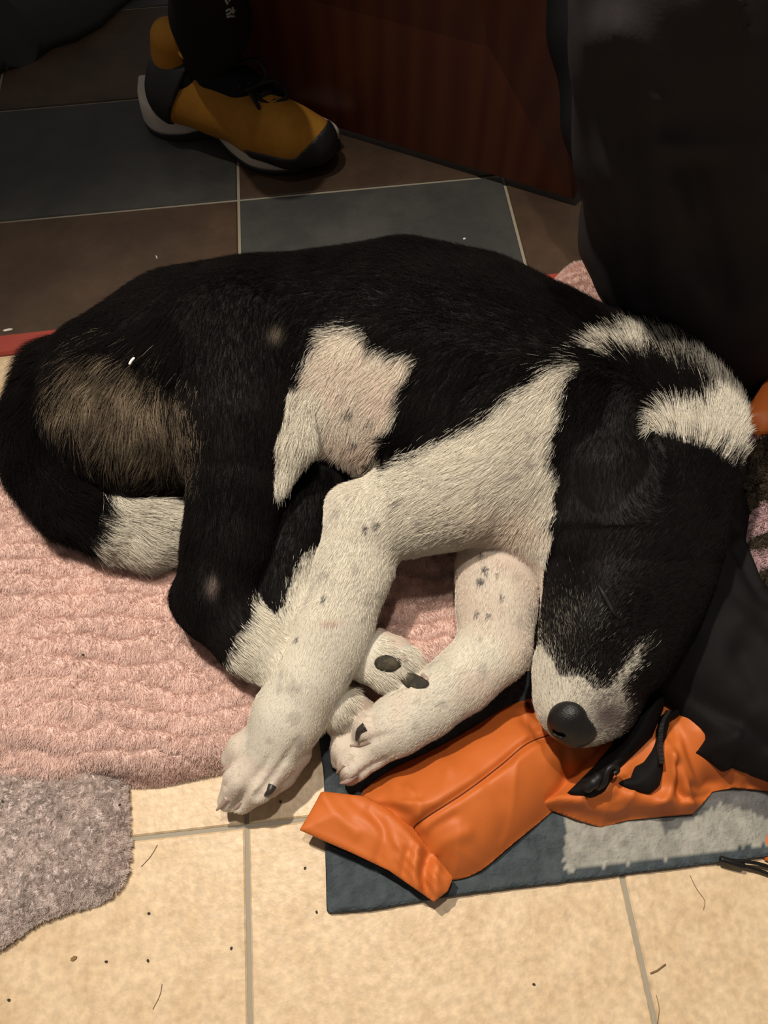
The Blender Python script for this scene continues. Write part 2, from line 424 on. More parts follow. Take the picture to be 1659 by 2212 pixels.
M_throw = mat('mauve_sherpa', (.52, .44, .42), .95, .1, sheen=.3)
M_throwh = mat('mauve_sherpa_pile', (.5, .4, .4), .9, .1, attr='tint')
def throw_top(x, y, d):
    P = np.stack([x, y, x * 0], -1)
    return .004 + .011 * (1 - np.exp(-d / .007)) + .0016 * fbm(P, 120, 31) + .004 * fbm(P, 14, 33, 2)
throw_px = [(-140, 1600), (60, 1610), (240, 1600), (268, 1660), (273, 1760), (276, 1850), (262, 1905), (215, 1945), (130, 1972), (70, 1998), (20, 2035), (-30, 2062), (-140, 2110)]
throw, throwP = cloth('sherpa_throw', throw_px, .008, throw_top, M_throw, step=.0035, smooth=3)
tag(throw, 'mauve grey sherpa fleece throw on beige tiles below the pink blanket', 'throw')
def pile(obj_, n, length, r0, colfn, material, name, lift, dirfn, seed, box=None, jit=.35, pts=4):
    me = obj_.data; V = np.zeros(len(me.vertices) * 3); me.vertices.foreach_get('co', V); V = V.reshape(-1, 3)
    F = np.zeros(len(me.loops), np.int32); me.loops.foreach_get('vertex_index', F); F = F.reshape(-1, 4)
    N = normals(V, F); cz = N[F].mean(1)[:, 2]; ctr = V[F].mean(1); px, py = PX(ctr)
    w = ((cz > .02) & (px > -90) & (px < 1760) & (py < 2280)).astype(float)
    if box is not None: w *= box(px, py)
    f, q, ww = sample_quads(V, F, n, w, seed)
    R = interp(V, q, ww); Nn = interp(N, q, ww); Nn /= np.linalg.norm(Nn, axis=1)[:, None]
    D = dirfn(R); D -= (D * Nn).sum(1)[:, None] * Nn; D += lift * Nn
    g = np.random.default_rng(seed); Ln = length * g.uniform(.6, 1.15, n)
    return hairs(name, R - Nn * .001, D, Nn, Ln, r0, r0 * .45, colfn(R, g), material, obj_, pts=pts, bend=.5, jit=jit, seed=seed)
def thr_dir(R):
    return np.stack([fbm(R, 230, 41, 2) * 1.2, fbm(R, 230, 43, 2) * 1.2 - .1, R[:, 0] * 0], -1)
def thr_col(R, g):
    c = np.array([.60, .505, .465]) * (1 + .16 * fbm(R, 60, 47)[:, None]) * g.uniform(.9, 1.08, (len(R), 1)); return c
tp = pile(throw, 150000, .0040, .00014, thr_col, M_throwh, 'pile', .45, thr_dir, 3, jit=.12)
tag(tp, kind='stuff')

M_pink = mat('pink_plush', (.66, .47, .41), .95, .1, sheen=.4)
M_pinkh = mat('pink_plush_pile', (.6, .4, .4), .85, .15, attr='tint')
def rib_phase(x, y):
    P = np.stack([x, y, x * 0], -1)
    wp = .010 * fbm(P, 11, 51, 3) + .005 * fbm(P, 45, 53, 2)
    return (y + .10 * x + wp) / .0225
def pink_h(x, y):
    ph = rib_phase(x, y); fr = np.abs((ph % 1) - .5) * 2          # 0 in the middle of a rib, 1 in the groove
    P = np.stack([x, y, x * 0], -1)
    am = .55 + .45 * np.clip(fbm(P, 12, 57, 2) + .4, 0, 1)
    return -.0105 * fr ** 7 * am + .0022 * (1 - fr ** 2) * am + .0013 * fbm(P, 170, 61, 2)
BL_CREASE = [([(-40, 1630), (60, 1625), (130, 1640), (200, 1668)], -.012, 22), ([(0, 1240), (60, 1330), (130, 1480), (160, 1560)], .006, 60),
             ([(60, 1050), (120, 1200), (140, 1330)], -.005, 50), ([(870, 1430), (940, 1400), (985, 1370)], .010, 28), ([(830, 1340), (900, 1300), (960, 1230)], -.006, 40)]
def pink_top(x, y, d):
    P = np.stack([x, y, x * 0], -1)
    return .002 + .040 * (1 - np.exp(-(d / .011) ** 1.3)) + .005 * fbm(P, 8, 63, 2) * np.clip(d / .02, 0, 1) + pink_h(x, y) * np.clip(d / .01, .3, 1) + creases(x, y, BL_CREASE, .04) * np.clip(d / .01, 0, 1)
pink_px = [(-160, 1672), (-40, 1684), (60, 1690), (160, 1700), (250, 1692), (330, 1690), (420, 1672), (500, 1655), (600, 1625), (700, 1580), (790, 1530), (900, 1490), (1020, 1462), (1100, 1400), (1150, 1300), (1300, 1240),
           (1390, 1000), (1370, 760), (1330, 640), (1290, 590), (1245, 578), (1212, 590), (1185, 630), (1100, 720), (900, 770), (600, 830), (300, 900), (100, 950), (-160, 990)]
pink, pinkP = cloth('plush_blanket', pink_px, .012, pink_top, M_pink, step=.0035, smooth=3)
tag(pink, 'folded pink ribbed plush blanket under the sleeping dog', 'blanket')
def pk_dir(R):
    ph = rib_phase(R[:, 0], R[:, 1]) % 1
    return np.stack([fbm(R, 150, 71, 2) * .55, (ph - .5) * .3 + fbm(R, 150, 73, 2) * .55 - .6, R[:, 0] * 0], -1)
def pk_col(R, g):
    return np.array([.80, .595, .53]) * (1 + .10 * fbm(R, 30, 77)[:, None]) * g.uniform(.85, 1.12, (len(R), 1))
def pk_box(px, py):
    vis = (py > 930) & ~inside(px, py, [(120, 1000), (700, 1000), (1200, 900), (1200, 1150), (860, 1150), (700, 1300), (450, 1300), (380, 1200), (200, 1150)])
    return (vis | ((px > 1180) & (py < 680))).astype(float)
pp = pile(pink, 300000, .0062, .00014, pk_col, M_pinkh, 'pile', .55, pk_dir, 5, box=pk_box, jit=.22)
tag(pp, kind='stuff')

# ================================================================== DOG
B = Body()
T = []
T += B.add('torso', (1290, 876, .125, 148), (1150, 820, .13, 172), (1010, 755, .13, 176), (870, 712, .125, 165), (720, 722, .12, 150), (560, 735, .12, 150), (400, 757, .12, 148), (255, 822, .11, 134))
T += B.add('belly', (1100, 950, .13, 150), (980, 900, .12, 165), (860, 880, .11, 155), (745, 880, .105, 140), (560, 860, .11, 150))
T += B.add('rump', (480, 820, .12, 160), (270, 900, .11, 150))
T += B.add('rump', (420, 900, .11, 130), (330, 955, .10, 120))
T += B.add('chest', (1190, 930, .135, 160), (1120, 1060, .115, 115))
T += B.add('chest', (1140, 1060, .115, 120), (1135, 1125, .105, 90))
T += B.add('chest', (1160, 1090, .11, 75), (1175, 1180, .10, 45))
T += B.add('neck', (1432, 938, .130, 150), (1360, 888, .130, 152), (1255, 865, .130, 148))
T += B.add('neck', (1398, 1010, .13, 158), (1305, 960, .13, 140))
HD = B.add('head', (1278, 1440, .100, 98), (1300, 1390, .105, 108), (1345, 1280, .112, 132), (1370, 1160, .120, 152), (1388, 1060, .128, 160))
HD += B.add('head', (1390, 1420, .085, 40), (1420, 1260, .10, 70))
HD += B.add('head', (1285, 1340, .160, 22), (1330, 1250, .168, 28), (1370, 1190, .17, 30))     # brow
MZ = B.add('muzzle', (1246, 1522, .088, 84), (1264, 1468, .094, 99), (1288, 1410, .10, 106))
MZ += B.add('muzzle', (1310, 1530, .078, 55), (1340, 1450, .085, 60))
EA = B.add('ear', (1335, 915, .190, 34), (1262, 1000, .184, 24), (1238, 1050, .166, 15))
EA += B.add('ear', (1335, 915, .190, 34), (1300, 1010, .190, 27), (1290, 1090, .178, 16))
EA += B.add('ear', (1335, 915, .190, 34), (1335, 1010, .193, 29), (1345, 1112, .182, 17))
EA += B.add('ear', (1335, 915, .190, 34), (1368, 1000, .193, 27), (1390, 1122, .182, 16))
EA += B.add('ear', (1268, 985, .184, 26), (1262, 1065, .172, 20)) + B.add('ear', (1290, 985, .188, 26), (1318, 1098, .179, 20))
EB = B.add('ear', (1540, 960, .155, 46), (1572, 975, .150, 36), (1582, 1020, .125, 30))
# upper hind leg
HU0 = B.add('hind_upper', (520, 760, .150, 130), (520, 930, .145, 112), (512, 1060, .13, 92))
HU1 = B.add('hind_upper', (512, 1060, .13, 92), (492, 1180, .110, 86), (462, 1285, .092, 72))
HU2 = B.add('hind_upper', (462, 1270, .092, 74), (418, 1290, .085, 42))
HU3 = B.add('hind_upper', (470, 1310, .088, 74), (545, 1385, .080, 64), (640, 1455, .068, 54), (720, 1520, .058, 48))
# lower hind leg
HL0 = B.add('hind_lower', (690, 1000, .085, 80), (655, 1130, .080, 80), (618, 1225, .076, 70))
HL1 = B.add('hind_lower', (618, 1225, .076, 70), (606, 1280, .074, 57), (660, 1350, .073, 56), (760, 1400, .068, 50), (850, 1440, .068, 56))
TF = B.add('tuft', (664, 880, .172, 20), (642, 960, .162, 29), (612, 1045, .148, 13))
# upper fore leg
FU0 = B.add('fore_upper', (1120, 950, .155, 130), (1000, 1050, .140, 118), (890, 1090, .130, 94), (795, 1130, .122, 84))
FU1 = B.add('fore_upper', (795, 1130, .122, 80), (760, 1240, .108, 77), (728, 1340, .096, 72), (713, 1390, .090, 71), (670, 1465, .078, 71), (625, 1545, .062, 72), (598, 1600, .050, 68))
FU1 += B.add('fore_upper', (745, 1090, .125, 36), (790, 1130, .122, 70))
# lower fore leg
FL0 = B.add('fore_lower', (1105, 1140, .085, 102), (1080, 1230, .080, 88), (1072, 1310, .076, 78), (1070, 1400, .072, 68))
FL1 = B.add('fore_lower', (1070, 1400, .072, 70), (1000, 1468, .068, 62), (920, 1525, .062, 60), (855, 1568, .058, 56), (825, 1592, .054, 48))
# toes: (knuckle, mid, tip)
TU = []
for a in ([(565, 1600, .050, 40), (526, 1618, .048, 32), (501, 1640, .038, 24)], [(560, 1640, .050, 40), (517, 1682, .046, 31), (492, 1730, .028, 23)],
          [(600, 1645, .050, 40), (560, 1698, .045, 32), (524, 1736, .027, 23)], [(635, 1625, .042, 38), (608, 1670, .036, 30), (584, 1703, .024, 21)]):
    TU.append(B.add('fore_toe', *a))
TL = []
for a in ([(830, 1580, .062, 36), (798, 1572, .062, 32), (785, 1588, .054, 23)], [(840, 1600, .050, 36), (800, 1630, .046, 30), (775, 1650, .035, 24)],
          [(800, 1620, .046, 40), (765, 1650, .040, 34), (755, 1675, .026, 22)], [(790, 1600, .040, 38), (750, 1615, .032, 34), (738, 1640, .020, 24)]):
    TL.append(B.add('fore_toe', *a))
TH = []
for a in ([(850, 1420, .070, 46), (885, 1440, .066, 32), (915, 1462, .056, 22)], [(840, 1450, .062, 44), (870, 1480, .056, 32), (885, 1495, .05, 24)],
          [(830, 1400, .07, 34), (815, 1385, .066, 28)]):
    TH.append(B.add('hind_toe', *a))
TK = []
for a in ([(730, 1520, .052, 34), (760, 1525, .050, 30), (790, 1535, .040, 24)], [(730, 1540, .048, 32), (755, 1555, .042, 28), (772, 1575, .030, 20)], [(720, 1550, .042, 32), (735, 1575, .034, 26)]):
    TK.append(B.add('hind_toe', *a))
TA = B.add('tail', (150, 835, .095, 90), (100, 930, .080, 82), (110, 1010, .073, 76), (165, 1080, .070, 72), (240, 1118, .068, 66), (320, 1142, .066, 62), (400, 1150, .064, 40))
TA0 = B.add('tail', (255, 825, .11, 105), (150, 835, .095, 90))
groups = [(.014, T + HD + HU0 + FU0[:1] + TA0), (.007, HD + MZ), (.006, HD[-3:] + HD[:5] + EA), (.005, T[7:] + EB), (.009, FU0 + [T[0]]), (.006, FU0[-2:] + FU1),
          (.008, HU0 + HU1), (.007, HU1 + HU2 + HU3), (.007, HL0 + HL1), (.006, FL0 + FL1), (.006, TF), (.008, TA0 + TA)]
groups += [(.0035, FU1[-3:] + g) if False else (.003, FU1[-2:-1] + g) for g in TU] + [(.003, FL1[-1:] + g) for g in TL] + [(.003, HL1[-1:] + g) for g in TH] + [(.003, HU3[-1:] + g) for g in TK]
def dog_post(f, G):
    # eye slit, nostril side, mouth line carved a little
    return f
hs = .0024
def groove(*pts):
    q = [(W(a[0], a[1], a[2]), a[3] / SC(a[0], a[1], a[2])) for a in pts]
    return [(q[i][0], q[i][1], q[i + 1][0], q[i + 1][1]) for i in range(len(q) - 1)]
fld, lo = B.field(groups, hs, floor=.0015)
def gsample(P):
    q = (np.asarray(P) - lo) / hs; i = np.clip(np.floor(q).astype(int), 0, np.array(fld.shape) - 2); f = q - i; r = 0
    for a_ in (0, 1):
        for b_ in (0, 1):
            for c_ in (0, 1):
                r = r + (f[..., 0] if a_ else 1 - f[..., 0]) * (f[..., 1] if b_ else 1 - f[..., 1]) * (f[..., 2] if c_ else 1 - f[..., 2]) * fld[i[..., 0] + a_, i[..., 1] + b_, i[..., 2] + c_]
    return r
def surf(px, py, off=0.0):
    """where the sight line through (px, py) first meets the dog's skin"""
    v = ray(px, py); t = np.linspace(.2, 2.2, 4000); P = CAM + v * t[:, None]
    ok = ((P > lo + hs) & (P < lo + hs * (np.array(fld.shape) - 2))).all(1); d = np.where(ok, gsample(np.clip(P, lo + hs, lo + hs * (np.array(fld.shape) - 2))), 1)
    k = np.argmax(d < 0); p = P[k] if (d < 0).any() else W(px, py, .05)
    e_ = .003; g_ = np.array([gsample(p + np.eye(3)[a_] * e_) - gsample(p - np.eye(3)[a_] * e_) for a_ in range(3)]); g_ /= np.linalg.norm(g_) + 1e-9
    return p + g_ * off
def groove(off, *pts):
    P = spline([list(a) for a in pts], 4); q = [(surf(a[0], a[1], off), a[2] / SC(a[0], a[1], .06)) for a in P]
    return [(q[i][0], q[i][1], q[i + 1][0], q[i + 1][1]) for i in range(len(q) - 1)]
CV = groove(.001, (548, 1618, 3), (522, 1650, 8), (498, 1682, 9), (484, 1700, 9))
CV += groove(.001, (600, 1610, 3), (560, 1670, 8), (530, 1712, 10), (507, 1748, 11))
CV += groove(.001, (650, 1585, 3), (615, 1640, 8), (580, 1690, 10), (556, 1722, 12))
CV += groove(.001, (855, 1582, 3), (820, 1592, 8), (792, 1606, 10), (770, 1616, 11))
CV += groove(.001, (860, 1620, 3), (820, 1645, 8), (785, 1668, 10), (765, 1690, 11))
CV += groove(.001, (800, 1612, 4), (772, 1630, 9), (748, 1655, 10))
CV += groove(.000, (862, 1432, 5), (880, 1446, 8), (905, 1460, 8)) + groove(0, (850, 1460, 7), (880, 1480, 9))
CV += groove(.000, (745, 1530, 5), (775, 1546, 8), (800, 1552, 9))
CV += groove(.001, (1284, 1246, 2), (1296, 1268, 4), (1310, 1292, 6), (1322, 1318, 6), (1346, 1344, 3))
CV += groove(.001, (1300, 1236, 2), (1320, 1262, 4), (1344, 1300, 4), (1362, 1330, 2))
CV += groove(.0005, (1275, 1536, 2), (1300, 1520, 4), (1325, 1500, 3))
for a, ra, b, rb in CV:
    l = np.minimum(a - ra, b - rb) - .004; u_ = np.maximum(a + ra, b + rb) + .004
    s0 = np.maximum(((l - lo) / hs).astype(int), 0); s1 = np.minimum(((u_ - lo) / hs).astype(int) + 2, fld.shape)
    G = np.stack(np.meshgrid(*[lo[j] + hs * np.arange(s0[j], s1[j]) for j in range(3)], indexing='ij'), -1); w = tuple(slice(s0[j], s1[j]) for j in range(3))
    fld[w] = np.maximum(fld[w], -sd_capsule(G, a, ra, b, rb))

V, F = net(fld, lo, hs); V = lap(V, F, 2, .5); N = normals(V, F)
print('dog verts', len(V))

# --- which bone does a point belong to, and which way does the coat run
def bones(P):
    D = np.stack([sd_capsule(P, *p) for p in B.pr], 1)
    return D
DIRS = []
for nme, p in zip(B.names, B.pr):
    d = p[2] - p[0]; l = np.linalg.norm(d); d = d / l if l > 1e-6 else np.array([-1., 0, 0]); DIRS.append(d)
DIRS = np.array(DIRS)
NAMES = np.array(B.names)
down = W(700, 1000, .1) - W(690, 800, .1); down /= np.linalg.norm(down)
for i, n_ in enumerate(B.names):
    if n_ == 'belly': DIRS[i] = DIRS[i] * .55 + down * .8
    if n_ == 'rump': DIRS[i] = DIRS[i] * .3 + down * .9
    if n_ == 'chest': DIRS[i] = DIRS[i] * .7 + (down + np.array([-.5, 0, 0])) * .5
    if n_ == 'neck': DIRS[i] = DIRS[i] * .35 - down * .9
    if n_ == 'head': DIRS[i] = -CU * 0 + DIRS[i]
POLY = dict(
    belly=[(650, 830), (662, 775), (690, 735), (735, 703), (770, 715), (800, 745), (850, 772), (905, 768), (885, 815), (862, 850), (850, 900), (828, 950), (800, 1000), (795, 1050), (740, 1075), (690, 1050), (672, 1000), (668, 900)],
    chest=[(1245, 780), (1180, 798), (1120, 845), (1040, 905), (960, 950), (880, 985), (830, 1020), (770, 1050), (700, 1090), (700, 1350), (1260, 1350), (1190, 1190), (1195, 1120), (1240, 1090), (1240, 1060), (1205, 1040), (1190, 990), (1196, 930), (1215, 870), (1225, 820), (1250, 800)],
    stripe=[(1195, 830), (1225, 775), (1285, 735), (1380, 722), (1450, 736), (1520, 776), (1600, 850), (1640, 940), (1640, 1000), (1560, 995), (1530, 965), (1450, 950), (1385, 940), (1364, 915), (1395, 898), (1450, 896), (1510, 892), (1552, 870), (1540, 828), (1490, 795), (1430, 770), (1340, 760), (1285, 770), (1250, 800), (1235, 830)],
    muzzle=[(1130, 1400), (1172, 1385), (1196, 1425), (1215, 1455), (1258, 1460), (1290, 1495), (1318, 1490), (1345, 1440), (1396, 1388), (1366, 1440), (1345, 1490), (1352, 1560), (1300, 1640), (1120, 1640)],
    brown=[(80, 860), (150, 755), (250, 735), (350, 790), (420, 860), (450, 950), (440, 1080), (300, 1075), (215, 1020), (140, 960), (85, 910)],
    hindu=[(552, 1285), (535, 1340), (505, 1390), (480, 1440), (600, 1560), (900, 1650), (900, 1400), (700, 1380)],
    hindl=[(655, 1195), (635, 1240), (608, 1300), (560, 1360), (650, 1450), (1000, 1600), (1000, 1300), (720, 1180)],
    tail=[(240, 1050), (225, 1110), (205, 1165), (190, 1240), (500, 1260), (500, 1040), (330, 1050)])
TICKS = [(815, 1133, 9), (790, 1142, 8), (1048, 1230, 9), (1038, 1256, 10), (1085, 1290, 6), (1030, 1325, 7), (1055, 1330, 6), (868, 1082, 8), (760, 880, 10), (800, 905, 8), (770, 945, 9), (745, 845, 8), (1040, 1200, 6), (1075, 1240, 5), (640, 1380, 6), (700, 1290, 6)]
WHITE = np.array([.70, .65, .55]); BLACK = np.array([.0045, .0038, .0038]); BROWN = np.array([.15, .115, .078]); PINKW = np.array([.66, .47, .39])
def coat(P, cls, g=None, fine=True):
    px, py = PX(P); n = len(P)
    jx = 9 * fbm(P, 60, 81, 2) + (g.normal(0, 8, n) if g is not None else 0); jy = 9 * fbm(P, 60, 83, 2) + (g.normal(0, 11, n) if g is not None else 0)
    qx, qy = px + jx, py + jy
    c = np.tile(BLACK, (n, 1)); c *= (1 + .5 * fbm(P, 25, 85)[:, None])
    c[:, 0] *= 1.15
    w = np.zeros(n, bool)
    body = np.isin(cls, ['torso', 'belly', 'rump', 'chest'])
    w |= body & inside(qx, qy, POLY['belly'])
    w |= (body | (cls == 'neck')) & inside(qx, qy, POLY['chest'])
    w |= np.isin(cls, ['fore_upper', 'fore_lower', 'fore_toe', 'hind_toe', 'tuft'])
    fu = (cls == 'fore_upper') & ~inside(qx, qy, POLY['chest']) & (px > 820) & (py < 1100); w &= ~fu
    w |= ((cls == 'neck') | (cls == 'torso')) & inside(qx, qy, POLY['stripe'])
    w |= ((cls == 'muzzle') | (cls == 'head')) & inside(qx + (0 if g is None else g.normal(0, 9, n)), qy + (0 if g is None else g.normal(0, 15, n)), POLY['muzzle'])
    w |= (cls == 'hind_upper') & inside(qx, qy, POLY['hindu'])
    w |= (cls == 'hind_lower') & inside(qx, qy, POLY['hindl'])
    w |= (cls == 'tail') & inside(qx, qy, POLY['tail'])
    if g is not None:
        w &= ~((cls == 'neck') & (px > 1400) & (py < 860) & (g.random(n) < .38)); w &= ~((cls == 'neck') & (py < 800) & (g.random(n) < .15))
    c[w] = WHITE * (1 + .07 * fbm(P[w], 40, 87)[:, None])
    bl = body & w & inside(px, py, POLY['belly']); k = np.clip(.55 + .6 * fbm(P, 18, 89), 0, 1) * bl * .75
    k = k + w * np.isin(cls, ['hind_toe']) * .5 + w * (cls == 'fore_toe') * .3 + w * (cls == 'fore_lower') * np.clip(.2 + .4 * fbm(P, 20, 90), 0, .5)
    c = c * (1 - k[:, None]) + PINKW * k[:, None]
    # warm lower edge of the upper arm
    k2 = np.exp(-(((px - 1100) / 90) ** 2 + ((py - 1150) / 55) ** 2)) * w * .45
    c = c * (1 - k2[:, None]) + np.array([.66, .47, .36]) * k2[:, None]
    br = (body | ((cls == 'hind_upper') & (px < 455))) & ~w & inside(qx + (0 if g is None else g.normal(0, 14, n)), qy + (0 if g is None else g.normal(0, 14, n)), POLY['brown'])
    dd = seg_dist(px, py, np.array(POLY['brown'], float), True)[0]
    a = np.clip(dd / 95, 0, 1) ** .8 * np.clip(1.15 - (py - 820) / 420, .3, 1)
    rr = (g.random(n) < a * .85) if g is not None else a > .5
    kk = br & rr; c[kk] = BROWN * (.6 + .9 * (g.random((kk.sum(), 1)) if g is not None else .5)) * np.clip(1.3 - (py[kk] - 800) / 330, .5, 1.3)[:, None] * (1 + .55 * fbm(P[kk], 55, 91))[:, None]
    # speckled grey on the muzzle and under the eye
    sp = np.isin(cls, ['head', 'muzzle']) & ~w
    pr = .55 * np.exp(-(((px - 1225) / 50) ** 2 + ((py - 1390) / 65) ** 2)) + .22 * np.exp(-(((px - 1250) / 60) ** 2 + ((py - 1330) / 50) ** 2)) + .5 * np.exp(-(seg_dist(px, py, [(1340, 1470), (1375, 1420), (1400, 1385)])[0] / 12) ** 2)
    if g is not None:
        k3 = sp & (g.random(n) < pr * .9); c[k3] = np.array([.20, .185, .155]) * g.uniform(.4, 1.3, (k3.sum(), 1))
        mw = np.isin(cls, ['head', 'muzzle']) & w & (g.random(n) < .22 + .5 * np.exp(-((px - 1330) / 45) ** 2)); c[mw] *= .35
    # mauve skin beside the nose
    k4 = np.exp(-(((px - 1312) / 46) ** 2 + ((py - 1548) / 42) ** 2)) * np.isin(cls, ['head', 'muzzle']) * .88
    c = c * (1 - k4[:, None]) + np.array([.11, .072, .075]) * k4[:, None]
    # worn pale hock patch, faint patch in the flank
    for (ax, ay, s1, s2, cc) in ((460, 1258, 11, 18, (.25, .19, .17)), (598, 718, 16, 14, (.20, .16, .12)), (715, 1345, 22, 6, (.45, .25, .18))):
        k5 = np.exp(-(((px - ax) / s1) ** 2 + ((py - ay) / s2) ** 2)) * .7; c = c * (1 - k5[:, None]) + np.array(cc) * k5[:, None]
    for tx, ty, tr in TICKS:
        m = ((px - tx) ** 2 + ((py - ty) * 1.4) ** 2 < tr ** 2) & w; c[m] = (.10, .09, .085)
    # large pale grey flecks on the lower fore leg
    fl = w & np.isin(cls, ['fore_lower', 'fore_upper']); n2 = fbm(P, 75, 95, 2); k6 = np.clip((n2 - .55) * 2, 0, .45) * fl
    c = c * (1 - k6[:, None]) + np.array([.36, .32, .29]) * k6[:, None]
    return np.clip(c, .002, 1)
Dv = bones(V); cls_v = NAMES[Dv.argmin(1)]
dog_cls = cls_v
M_skin = mat('dog_skin', (.5, .4, .35), .7, .2, attr='tint')
dog = link_mesh('dog', V, F, M_skin)
tag(dog, 'black and white dog asleep curled on the pink blanket', 'dog')
cc = coat(V, cls_v); a = dog.data.color_attributes.new('tint', 'FLOAT_COLOR', 'POINT'); a.data.foreach_set('color', np.hstack([cc * .75, np.ones((len(cc), 1))]).ravel())

NOSE = W(1243, 1556, .092); NR = 1 / SC(1243, 1556, .092)
M_fur = mat('dog_fur', (.5, .5, .5), .65, .06, attr='tint')
LEN = dict(torso=.013, belly=.015, rump=.025, chest=.015, neck=.017, head=.008, muzzle=.0054, ear=.007, hind_upper=.011, hind_lower=.009, tuft=.016, fore_upper=.0065, fore_lower=.0055, fore_toe=.0036, hind_toe=.0034, tail=.026)
def make_fur(n, seed, scale, name):
    g = np.random.default_rng(seed)
    ctr = V[F].mean(1); Nf = N[F].mean(1); view = CAM - ctr; view /= np.linalg.norm(view, axis=1)[:, None]
    w = ((Nf * view).sum(1) > -.35) & (ctr[:, 2] > .012); w = w.astype(float)
    cf = dog_cls[F[:, 0]]; w *= np.where(np.isin(cf, ['fore_toe', 'hind_toe', 'muzzle']), 2.2, 1) * np.where(np.isin(cf, ['head', 'fore_upper', 'fore_lower']), 1.4, 1)
    f, q, ww = sample_quads(V, F, n, w, seed)
    R = interp(V, q, ww); Nn = interp(N, q, ww); Nn /= np.linalg.norm(Nn, axis=1)[:, None]
    D = np.concatenate([bones(R[i:i + 40000]) for i in range(0, n, 40000)]); cl = NAMES[D.argmin(1)]
    wt = np.exp(-np.clip(D - D.min(1)[:, None], 0, .2) / .010); Dr = wt @ DIRS
    Dr /= np.linalg.norm(Dr, axis=1)[:, None] + 1e-9
    wob = np.stack([fbm(R, 55, 101, 2), fbm(R, 55, 103, 2), fbm(R, 55, 105, 2)], 1)
    px, py = PX(R)
    Lh = np.array([LEN[c] for c in cl])
    # shorter on the skull top, longer ruff behind it
    Lh *= np.where((cl == 'neck') & (py > 1000), .5, 1); Lh *= np.where((cl == 'chest') & (py > 1000), .7, 1)
    Lh *= np.where((cl == 'tail') & (px > 200), 1.15, 1)
    Lh *= np.where((cl == 'fore_upper') & (px > 850), 1.6, 1)
    Lh *= np.where((cl == 'fore_upper') & (px < 850), np.interp(py, [1250, 1600], [1, .62]), 1) * np.where(cl == 'fore_lower', np.interp(px, [780, 1000], [.65, 1]), 1)
    Lh *= np.where((cl == 'head') & (py > 1220), .7, 1)
    amp = np.where(np.isin(cl, ['rump', 'neck', 'tail', 'belly', 'torso']), .42, .22)
    Dr = Dr + wob * amp[:, None]
    Dr -= (Dr * Nn).sum(1)[:, None] * Nn; Dr /= np.linalg.norm(Dr, axis=1)[:, None] + 1e-9
    lift = np.where(np.isin(cl, ['neck', 'tail']), .30, .16); Dr += Nn * lift[:, None]
    keep = (np.linalg.norm(R - NOSE, axis=1) > 50 * NR)
    for (x_, y_, z_, r_) in PADS: keep &= ~((px - x_) ** 2 + (py - y_) ** 2 < (r_ * .8) ** 2)
    Lh = Lh * g.uniform(.65, 1.15, n) * scale
    cols = coat(R, cl, g)
    lum = cols.mean(1); cols = cols * g.uniform(.75, 1.2, (n, 1))
    rad = np.where(lum > .2, .00015, .00013) * np.where(Lh < .006, .72, 1)
    k = keep
    return hairs(name, R[k] - Nn[k] * .0008, Dr[k], Nn[k], Lh[k], rad[k], 0, cols[k], M_fur, dog, pts=5, bend=.32, jit=.10, seed=seed)
PADS = [(836, 1433, .07, 22), (893, 1472, .06, 24), (745, 1600, .03, 18)]
fur = make_fur(380000, 21, 1.0, 'fur'); tag(fur, kind='stuff')

# --- nose
M_nose = mat('nose_leather', (.007, .0065, .007), .40, .36, bump=(700, .6, .0010))
NB = Body()
ids = NB.add('nose', (1220, 1552, .112, 29), (1260, 1564, .105, 30)) + NB.add('nose', (1238, 1540, .118, 26), (1242, 1572, .102, 33)) + NB.add('nose', (1212, 1568, .102, 23), (1238, 1588, .092, 21))
def nose_post(f, G):
    for (x_, y_, z_) in ((1203, 1580, .110), (1214, 1584, .112)):
        c_ = W(x_, y_, z_); f = np.maximum(f, -(np.linalg.norm(G - c_, axis=-1) - 9 * NR))
    return f
nf, nlo = NB.field([(.005, ids)], .0011, nose_post); nV, nF = net(nf, nlo, .0011); nV = lap(nV, nF, 2)
link_mesh('nose', nV, nF, M_nose, dog)
# --- closed eye
M_lid = mat('eyelid_skin', (.004, .0035, .0035), .6, .25)
def on_dog(px, py, zl=.30, off=0.0): return surf(px, py, off)
lid = spline([on_dog(x_, y_, off=.0006) for x_, y_ in ((1292, 1262), (1302, 1280), (1313, 1300), (1324, 1322), (1340, 1338))], 6)
v, f = tube(lid, np.interp(np.linspace(0, 1, len(lid)), [0, .3, .7, 1], [.0008, .0026, .0028, .0008]), 8)
o = link_mesh('eyelid', v, f, M_lid, dog); tag(o, 'dark closed eyelid')
# --- claws
M_claw_d = mat('dark_claw', (.03, .025, .022), .3, .5); M_claw_p = mat('pale_claw', (.34, .25, .21), .35, .5)
def claw(pts, r, m):
    P = spline([W(*p) for p in pts], 5); n = len(P)
    v, f = tube(P, np.linspace(r, r * .22, n), 10); link_mesh('claw', v, f, m, dog)
def sclaw(r, m, a_, b_, tip):
    A = surf(*a_, -.002); Bm = surf(*b_, .0002); e2 = Bm + (Bm - A) * .3; T_ = W(tip[0], tip[1], max(.003, Bm[2] - .006))
    P = spline([A, Bm, T_], 6); v, f = tube(P, np.linspace(r, r * .25, len(P)), 10); link_mesh('claw', v, f, m, dog)
sclaw(.0040, M_claw_p, (500, 1650), (488, 1662), (478, 1668))
sclaw(.0038, M_claw_p, (490, 1725), (480, 1738), (468, 1750))
sclaw(.0038, M_claw_p, (522, 1730), (512, 1742), (498, 1753))
sclaw(.0046, M_claw_d, (590, 1700), (580, 1712), (564, 1722))
sclaw(.0050, M_claw_d, (788, 1570), (776, 1580), (770, 1600))
